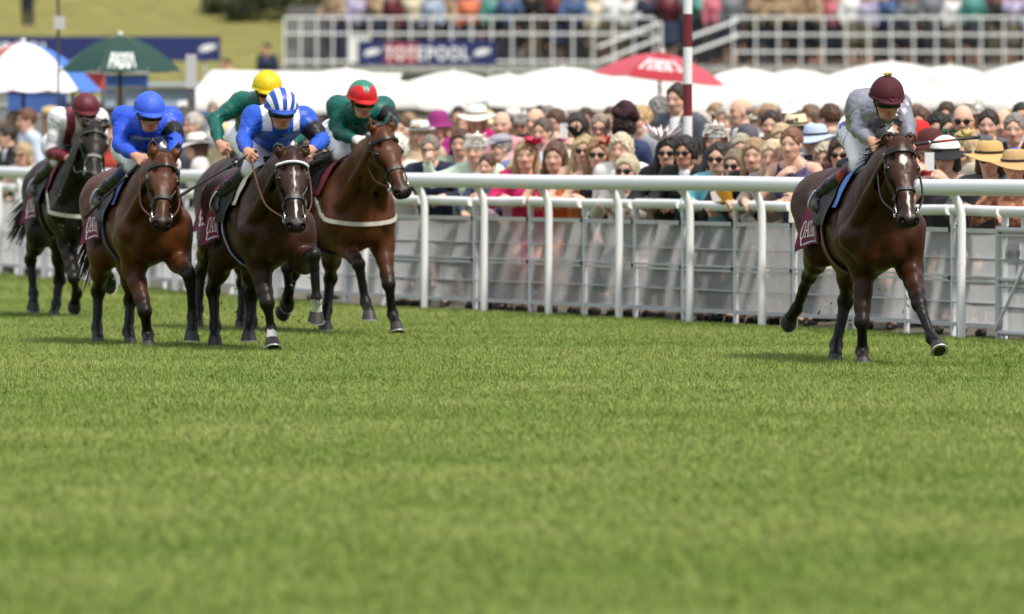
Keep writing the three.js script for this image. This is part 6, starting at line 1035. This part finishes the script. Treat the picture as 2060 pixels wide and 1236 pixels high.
// ---------- white parasols ----------
const CANVAS = new THREE.MeshPhysicalMaterial({ color: new THREE.Color(0.66, 0.655, 0.62), roughness: 0.85, side: THREE.DoubleSide, transmission: 0.0 });
const POLE = mat([0.55, 0.53, 0.48], 0.5);
function pyramid(half, rise, drop, n = 10) {   // sagging four-sided canopy with a valance
  const pos = [], idx = [], m = n; for (let s = 0; s < 4; s++) { const a0 = s * Math.PI / 2 + Math.PI / 4, a1 = a0 + Math.PI / 2, A = [Math.cos(a0) * half * 1.414, Math.sin(a0) * half * 1.414], B = [Math.cos(a1) * half * 1.414, Math.sin(a1) * half * 1.414], base = pos.length / 3; for (let i = 0; i <= m; i++) for (let k = 0; k <= m; k++) { const t = i / m, u = k / m, x = (A[0] + (B[0] - A[0]) * u) * t, z = (A[1] + (B[1] - A[1]) * u) * t; pos.push(x, rise * (0.5 + 0.5 * Math.cos(Math.PI * Math.min(1, t * 1.02))) ** 1.5 + 0.14 * (1 - t) - 0.06 * Math.sin(Math.PI * u) * t, z); } for (let k = 0; k <= m; k++) { const u = k / m; pos.push(A[0] + (B[0] - A[0]) * u, -drop - 0.06 * Math.sin(Math.PI * u) + 0.02 * Math.sin(u * 25), A[1] + (B[1] - A[1]) * u); } for (let i = 0; i <= m; i++) for (let k = 0; k < m; k++) { const a = base + i * (m + 1) + k; idx.push(a, a + 1, a + m + 2, a, a + m + 2, a + m + 1); } }
  const g = new THREE.BufferGeometry(); g.setAttribute('position', new THREE.Float32BufferAttribute(pos, 3)); g.setIndex(idx); g.computeVertexNormals(); return g;
}
{
  const ord = ['first', 'second', 'third', 'fourth', 'fifth', 'sixth', 'seventh', 'eighth', 'ninth', 'tenth', 'eleventh', 'twelfth'];
  const canopy = pyramid(1.7, 0.30, 0.10);
  const list = [[-2.22, 119, 2.05, 1], [-0.80, 121, 2.03, 1], [-0.05, 124.5, 2.02, 1], [0.68, 120, 2.08, 1], [1.85, 123, 2.03, 1.05], [3.12, 119.5, 2.06, 1], [3.92, 123.5, 2.07, 1], [5.05, 119, 2.10, 1.1], [6.0, 122.5, 2.10, 1.05], [7.0, 119.5, 2.12, 1.1], [8.3, 122, 2.1, 1.1]];
  list.forEach(([x, d, y, s], i) => { const t = thing('parasol', ord[i] + ' white parasol from the left in the row behind the crowd', 'parasol', 'white parasols', [x, 0, -d], 0.12 * ((i * 37) % 7 - 3)); const c = part('canopy', canopy, CANVAS, t); c.position.y = y + 0.02; c.scale.setScalar(s); part('pole', bar([0, 0, 0], [0, y + 0.49 * s, 0], 0.03, 10), POLE, t); for (let k = 0; k < 4; k++) { const a = k * Math.PI / 2 + Math.PI / 4; part('rib', bar([0, y + 0.44 * s, 0], [Math.cos(a) * 2.38 * s, y + 0.0, Math.sin(a) * 2.38 * s], 0.012, 6), POLE, t); } });
  // long flat marquee to the left of the parasols
  const mq = thing('marquee', 'long low white marquee roof behind the yellow cap', 'marquee', null, [-3.25, 0, -125]);
  const roof = new THREE.BufferGeometry(); roof.setAttribute('position', new THREE.Float32BufferAttribute([-1.25, 2.08, 1.8, 1.5, 2.02, 1.8, 1.7, 2.50, -1.6, -1.0, 2.55, -1.6], 3)); roof.setIndex([0, 1, 2, 0, 2, 3]); roof.computeVertexNormals();
  part('roof', roof, CANVAS, mq); part('fascia', boxAt(2.7, 0.10, 0.05, 0.15, 2.0, 1.82), mat([0.25, 0.42, 0.6], 0.7), mq); part('fascia_board', boxAt(0.9, 0.14, 0.05, -0.75, 1.97, 1.86), mat([0.05, 0.22, 0.5], 0.7), mq);
  for (const x of [-1.2, -0.3, 0.6, 1.45]) part('leg', bar([x, 0, 1.75], [x, 2.0, 1.75], 0.035, 8), POLE, mq);
  part('back_wall', boxAt(2.7, 2.2, 0.06, 0.15, 1.1, -1.5), mat([0.30, 0.30, 0.24], 0.9), mq);
}
// ---------- lettered boards ----------
const totepool = (cx = 0.5, sx = 0.98, red = true) => canvasTex(1024, 176, (g, w, h) => {
  g.fillStyle = '#1f2a66'; g.fillRect(0, 0, w, h); if (red) { g.fillStyle = '#9c1a30'; g.fillRect(196, 14, 250, 150); }
  g.fillStyle = '#f2f2f6'; g.font = 'bold 128px sans-serif'; g.textAlign = 'center'; g.textBaseline = 'middle'; g.save(); g.translate(w * cx, h / 2 + 6); g.scale(sx, 1.08); g.fillText('TOTEPOOL', 0, 0); g.restore();
  const dog = (x, f) => { g.save(); g.translate(x, h / 2); g.scale(f, 1); g.beginPath(); g.moveTo(-66, 10); g.bezierCurveTo(-40, -30, 0, -34, 30, -30); g.lineTo(70, -34); g.lineTo(52, -16); g.lineTo(64, 4); g.lineTo(36, -2); g.bezierCurveTo(20, 20, -10, 22, -30, 16); g.lineTo(-58, 40); g.lineTo(-44, 14); g.closePath(); g.fill(); g.restore(); };
  if (red) dog(105, 1); dog(red ? 920 : 985, red ? 1 : 0.45);
});
function board(name, label, w, h, pos, tex, legs = 0, parentMat) {
  const t = thing(name, label, 'banner', 'blue lettered banners', pos);
  part('panel', new THREE.BoxGeometry(w, h, 0.05), mat([0.02, 0.03, 0.12], 0.7), t); part('print', new THREE.PlaneGeometry(w * 0.995, h * 0.98).translate(0, 0, 0.031), new THREE.MeshStandardMaterial({ map: tex, roughness: 0.6 }), t);
  for (let i = 0; i < legs; i++) part('leg', bar([(i / (legs - 1) - 0.5) * w * 0.9, -pos[1], -0.04], [(i / (legs - 1) - 0.5) * w * 0.9, 0, -0.04], 0.04, 8), POLE, t);
  return t;
}
board('banner', 'blue and red lettered banner hung on the grandstand railing', 3.04, 0.53, [-1.86, 3.46, -196.0], totepool(), 2);
board('banner', 'long blue lettered banner behind the green umbrella', 6.4, 0.50, [-9.1, 3.40, -181], totepool(0.31, 0.48, false), 4);
// ---------- umbrellas ----------
function umbrella(name, label, pos, r, rise, panelsMat, n, poleTop, tilt = 0) {
  const t = thing(name, label, 'umbrella', 'coloured umbrellas', pos); const grp = new THREE.Group(); grp.name = 'canopy'; t.add(grp); grp.position.y = poleTop; grp.rotation.z = tilt;
  for (let i = 0; i < n; i++) {
    const a0 = i / n * Math.PI * 2, a1 = (i + 1) / n * Math.PI * 2, m = 8, pos2 = [], uv = [], idx = [];
    for (let k = 0; k <= m; k++) for (let q = 0; q <= m; q++) { const tt = k / m, u = q / m, x0 = Math.cos(a0) * r, z0 = Math.sin(a0) * r, x1 = Math.cos(a1) * r, z1 = Math.sin(a1) * r; pos2.push((x0 + (x1 - x0) * u) * tt, rise * (1 - tt ** 1.8) - 0.05 * rise * Math.sin(Math.PI * u) * tt, (z0 + (z1 - z0) * u) * tt); uv.push(1 - u, 1 - tt); }
    for (let k = 0; k < m; k++) for (let q = 0; q < m; q++) { const a = k * (m + 1) + q; idx.push(a, a + 1, a + m + 2, a, a + m + 2, a + m + 1); }
    const g = new THREE.BufferGeometry(); g.setAttribute('position', new THREE.Float32BufferAttribute(pos2, 3)); g.setAttribute('uv', new THREE.Float32BufferAttribute(uv, 2)); g.setIndex(idx); g.computeVertexNormals();
    part('panel', g, panelsMat(i), grp); part('rib', bar([0, rise - 0.03, 0], [Math.cos(a0) * r, 0.0, Math.sin(a0) * r], 0.008, 6), POLE, grp);
  }
  part('finial', new THREE.SphereGeometry(0.035, 10, 8).translate(0, rise + 0.02, 0), mat([0.7, 0.7, 0.7], 0.4), grp); part('pole', bar([0, 0, 0], [0, poleTop + rise, 0], 0.022, 10), mat([0.05, 0.05, 0.05], 0.5), t);
  return t;
}
{
  const gt = canvasTex(512, 256, (g, w, h) => { g.fillStyle = '#0e3a32'; g.fillRect(0, 0, w, h); g.fillStyle = '#e8eeea'; g.font = 'bold 104px sans-serif'; g.textAlign = 'center'; g.textBaseline = 'middle'; g.fillText('PADDY', w / 2, h * 0.80); });
  const lettered = new THREE.MeshStandardMaterial({ map: gt, roughness: 0.7, side: THREE.DoubleSide }), green = mat(lin('#0e3a32'), 0.7, { side: THREE.DoubleSide });
  umbrella('green_umbrella', 'large dark green umbrella with white lettering', [-4.74, 0, -108.2], 0.78, 0.42, (i) => [1, 3, 5].includes(i) ? lettered : green, 8, 2.40).rotation.y = -0.30;
  const w = mat([0.76, 0.76, 0.78], 0.7, { side: THREE.DoubleSide }), r = mat([0.36, 0.06, 0.05], 0.7, { side: THREE.DoubleSide }), b = mat([0.06, 0.17, 0.55], 0.7, { side: THREE.DoubleSide });
  umbrella('striped_umbrella', 'white umbrella with red and blue panels at the left edge', [-6.12, 0, -112], 0.98, 0.60, (i) => [b, b, w, w, w, r, w, w, w, w, r, w, w, w][i], 14, 2.18).rotation.y = 0.15;
  const pk = mat([0.50, 0.06, 0.09], 0.6, { side: THREE.DoubleSide }), pt = canvasTex(512, 256, (g, W, H) => { g.fillStyle = '#a01c2c'; g.fillRect(0, 0, W, H); g.fillStyle = '#f4eef0'; g.font = 'bold 120px serif'; g.textAlign = 'center'; g.textBaseline = 'middle'; g.fillText("PIMM'S", W / 2, H * 0.62); });
  umbrella('red_umbrella', 'broad red umbrella with white lettering behind the white parasols', [1.90, 0, -115.2], 0.86, 0.34, (i) => [1, 4].includes(i) ? new THREE.MeshStandardMaterial({ map: pt, roughness: 0.7, side: THREE.DoubleSide }) : pk, 6, 2.34, -0.10);
}
// ---------- bookmakers' pitches, mast and posts at the left ----------
{
  const mast = thing('thin_mast', 'thin dark mast with a small grey box', 'mast', null, [-5.58, 0, -110]);
  part('pole', bar([0, 0, 0], [0, 3.6, 0], 0.017, 8), mat([0.06, 0.06, 0.06], 0.6), mast); part('box', boxAt(0.13, 0.16, 0.1, 0.02, 3.0, 0.03), mat([0.5, 0.5, 0.5], 0.6), mast);
  [[-3.98, 111, 2.62, 'grey post with a white top beside the green umbrella'], [-4.92, 112.5, 2.2, 'dark post beneath the green umbrella'], [-4.56, 113, 2.2, 'slim dark post right of the umbrella pole']].forEach(([x, d, h, l]) => { const p = thing('stall_post', l, 'post', 'posts of the betting stalls', [x, 0, -d]); part('shaft', boxAt(0.10, h * 0.84, 0.10, 0, h * 0.42, 0), mat([0.09, 0.09, 0.10], 0.6), p); part('cap', boxAt(0.13, h * 0.16, 0.13, 0, h * 0.92, 0), mat(h > 2.5 ? [0.5, 0.5, 0.52] : [0.12, 0.12, 0.13], 0.6), p); });
  const stall = (label, x, d, w, y0, y1, c) => { const s = thing('betting_stall', label, 'stall', 'betting stalls', [x, 0, -d]); part('board', boxAt(w, y1 - y0, 0.06, 0, (y0 + y1) / 2, 0), mat(c, 0.6), s); part('awning', boxAt(w * 1.1, 0.05, 0.9, 0, y1 + 0.05, -0.3), mat([0.45, 0.52, 0.62], 0.7), s); part('counter', boxAt(w, 0.08, 0.5, 0, 0.95, 0.1), mat([0.3, 0.3, 0.3], 0.7), s); for (const q of [-1, 1]) part('leg', bar([q * w * 0.46, 0, -0.1], [q * w * 0.46, y1, -0.1], 0.03, 8), mat([0.15, 0.15, 0.16], 0.6), s); };
  stall('blue betting stall board below the striped umbrella', -6.05, 114, 0.75, 1.85, 2.30, [0.05, 0.13, 0.42]);
  stall('pale blue betting stall under the green umbrella', -4.75, 127, 2.1, 2.02, 2.30, [0.34, 0.42, 0.52]);
  stall('bright blue betting stall with a striped fascia left of the grey post', -5.2, 118, 0.8, 2.26, 2.42, [0.06, 0.16, 0.50]);
  stall('small red betting board under the green umbrella', -5.36, 113, 0.42, 2.20, 2.40, [0.5, 0.05, 0.05]);
  stall('low white betting stall below the striped umbrella', -6.9, 117, 1.7, 2.0, 2.2, [0.7, 0.7, 0.7]);
  stall('dark grey betting stall behind the maroon cap', -5.75, 131, 1.9, 1.5, 2.1, [0.10, 0.10, 0.11]);
  stall('grey betting stall at the left edge', -7.0, 121, 1.6, 1.6, 2.15, [0.24, 0.24, 0.25]);
  stall('white betting stall beside the grey post', -4.0, 133, 1.3, 2.0, 2.32, [0.5, 0.55, 0.6]);
}
// ---------- grandstand terrace, railings, spectators on it ----------
{
  const st = thing('grandstand_terrace', 'grey stepped grandstand terrace above the parasols', 'grandstand'), conc = mat([0.20, 0.195, 0.19], 0.9), tread = mat([0.13, 0.125, 0.12], 0.9);
  const x0 = -5.1, x1 = 13.5;
  part('front_wall', boxAt(x1 - x0, 3.22, 0.3, (x0 + x1) / 2, 1.61, -198.6), conc, st);
  for (let k = 0; k < 5; k++) part('step', boxAt(x1 - x0 - k * 0.004, 3.24 + k * 0.34, 0.95, (x0 + x1) / 2, (3.24 + k * 0.34) / 2, -199.25 - k * 0.952), k % 2 ? conc : tread, st);
  part('fascia', boxAt(x1 - x0, 0.16, 0.06, (x0 + x1) / 2, 3.12, -198.40), mat([0.40, 0.39, 0.38], 0.9), st);
  part('white_panel', boxAt(0.46, 0.56, 0.05, -3.42, 3.56, -198.36), mat([0.78, 0.78, 0.76], 0.6), st);
  const rw = mat([0.80, 0.80, 0.83], 0.5), rl = thing('terrace_railing', 'white tubular railing along the grandstand terrace', 'railing');
  const run = (a, b, y, heights, gap, z = -198.3) => { for (const h of heights) part('rail', bar([a, y + h, z], [b, y + h, z], 0.025, 8), rw, rl); for (let x = a; x <= b + 0.01; x += gap) part('post', bar([x, y - 0.1, z], [x, y + Math.max(...heights), z], 0.022, 8), rw, rl); };
  run(-5.05, -3.6, 3.24, [1.02, 0.66, 0.05], 0.36); run(-3.6, 3.15, 3.24, [1.02, 0.66, 0.05], 0.45, -198.34); run(4.9, 13.2, 3.24, [1.02, 0.64, 0.26], 0.5);
  for (const dy of [0, -0.34]) { part('stair_rail', bar([1.9, 3.3 + dy + 0.3, -197.9], [3.3, 4.15 + dy, -198.3], 0.034, 8), rw, rl); part('stair_rail', bar([3.9, 3.5 + dy + 0.3, -197.6], [5.0, 4.2 + dy, -198.3], 0.034, 8), rw, rl); }
  part('stair_post', bar([3.3, 3.1, -198.3], [3.3, 4.15, -198.3], 0.03, 8), rw, rl);
  // people on the steps: simple figures, one thing each
  const R = rng(71), tops = [['navy', '#1c2440'], ['white', '#dcdce0'], ['red', '#b02030'], ['pale blue', '#a8b8d0'], ['black', '#161618'], ['coral', '#d87858'], ['grey', '#70747c'], ['pink', '#c86c80'], ['cream', '#d4c8b0'], ['teal', '#4c8c88'], ['tan', '#a0886c'], ['mid blue', '#48608c'], ['maroon', '#5c1c2c'], ['lilac', '#b0a8c8']], hairs = [['short', '#2a201a'], ['bob', '#a88858'], ['bald', '#b08c78'], ['bob', '#4a3020'], ['short', '#8c8680'], ['curly', '#c8c2b8']], rows = ['front step', 'second step', 'third step'];
  const nth = (n) => n + (n % 100 > 10 && n % 100 < 14 ? 'th' : ['th', 'st', 'nd', 'rd'][n % 10] ?? 'th');
  for (let k = 0; k < 3; k++) { let n = 0; for (let x = -3.9 + k * 0.2; x < 12.4; x += 0.34 + R() * 0.20) { n++; const t = tops[Math.floor(R() * tops.length)], h = hairs[Math.floor(R() * hairs.length)], gy = 3.24 + k * 0.34; spectator([x, -199.05 - k * 0.952 - R() * 0.25, gy + 1.50 + R() * 0.16, 9, R() < 0.2 ? 'phone' : R() < 0.35 ? 'rail' : 'down', 0, Math.round(-50 + R() * 90), h[0], h[1], R() < 0.12 ? 'trilby' : 0, '#d8ccb0', 0, 'long', t[1], Math.floor(R() * 4), 1, `spectator in ${t[0]} on the ${rows[k]} of the grandstand, ${nth(n)} from the left`, gy], 'spectators on the grandstand'); } }
  [[-11.1, 205, 4.1, '#2c3860', 'person in dark blue standing alone on the hill at the top left corner', 4.1], [-6.05, 190, 2.2, '#d8d4cc', 'person in a pale shirt walking below the hill left of the railings', 1.6], [-5.25, 192, 2.6, '#232c4c', 'person in navy climbing towards the railings', 1.95]].forEach(([x, d, y, c, l, gy]) => spectator([x, -d, gy + 1.55, 9, 'down', 0, -30, 'short', '#2a201a', 0, 0, 0, 'long', c, 1, 1, l, gy], 'people below the hill'));
}
renderer.render(scene, camera);
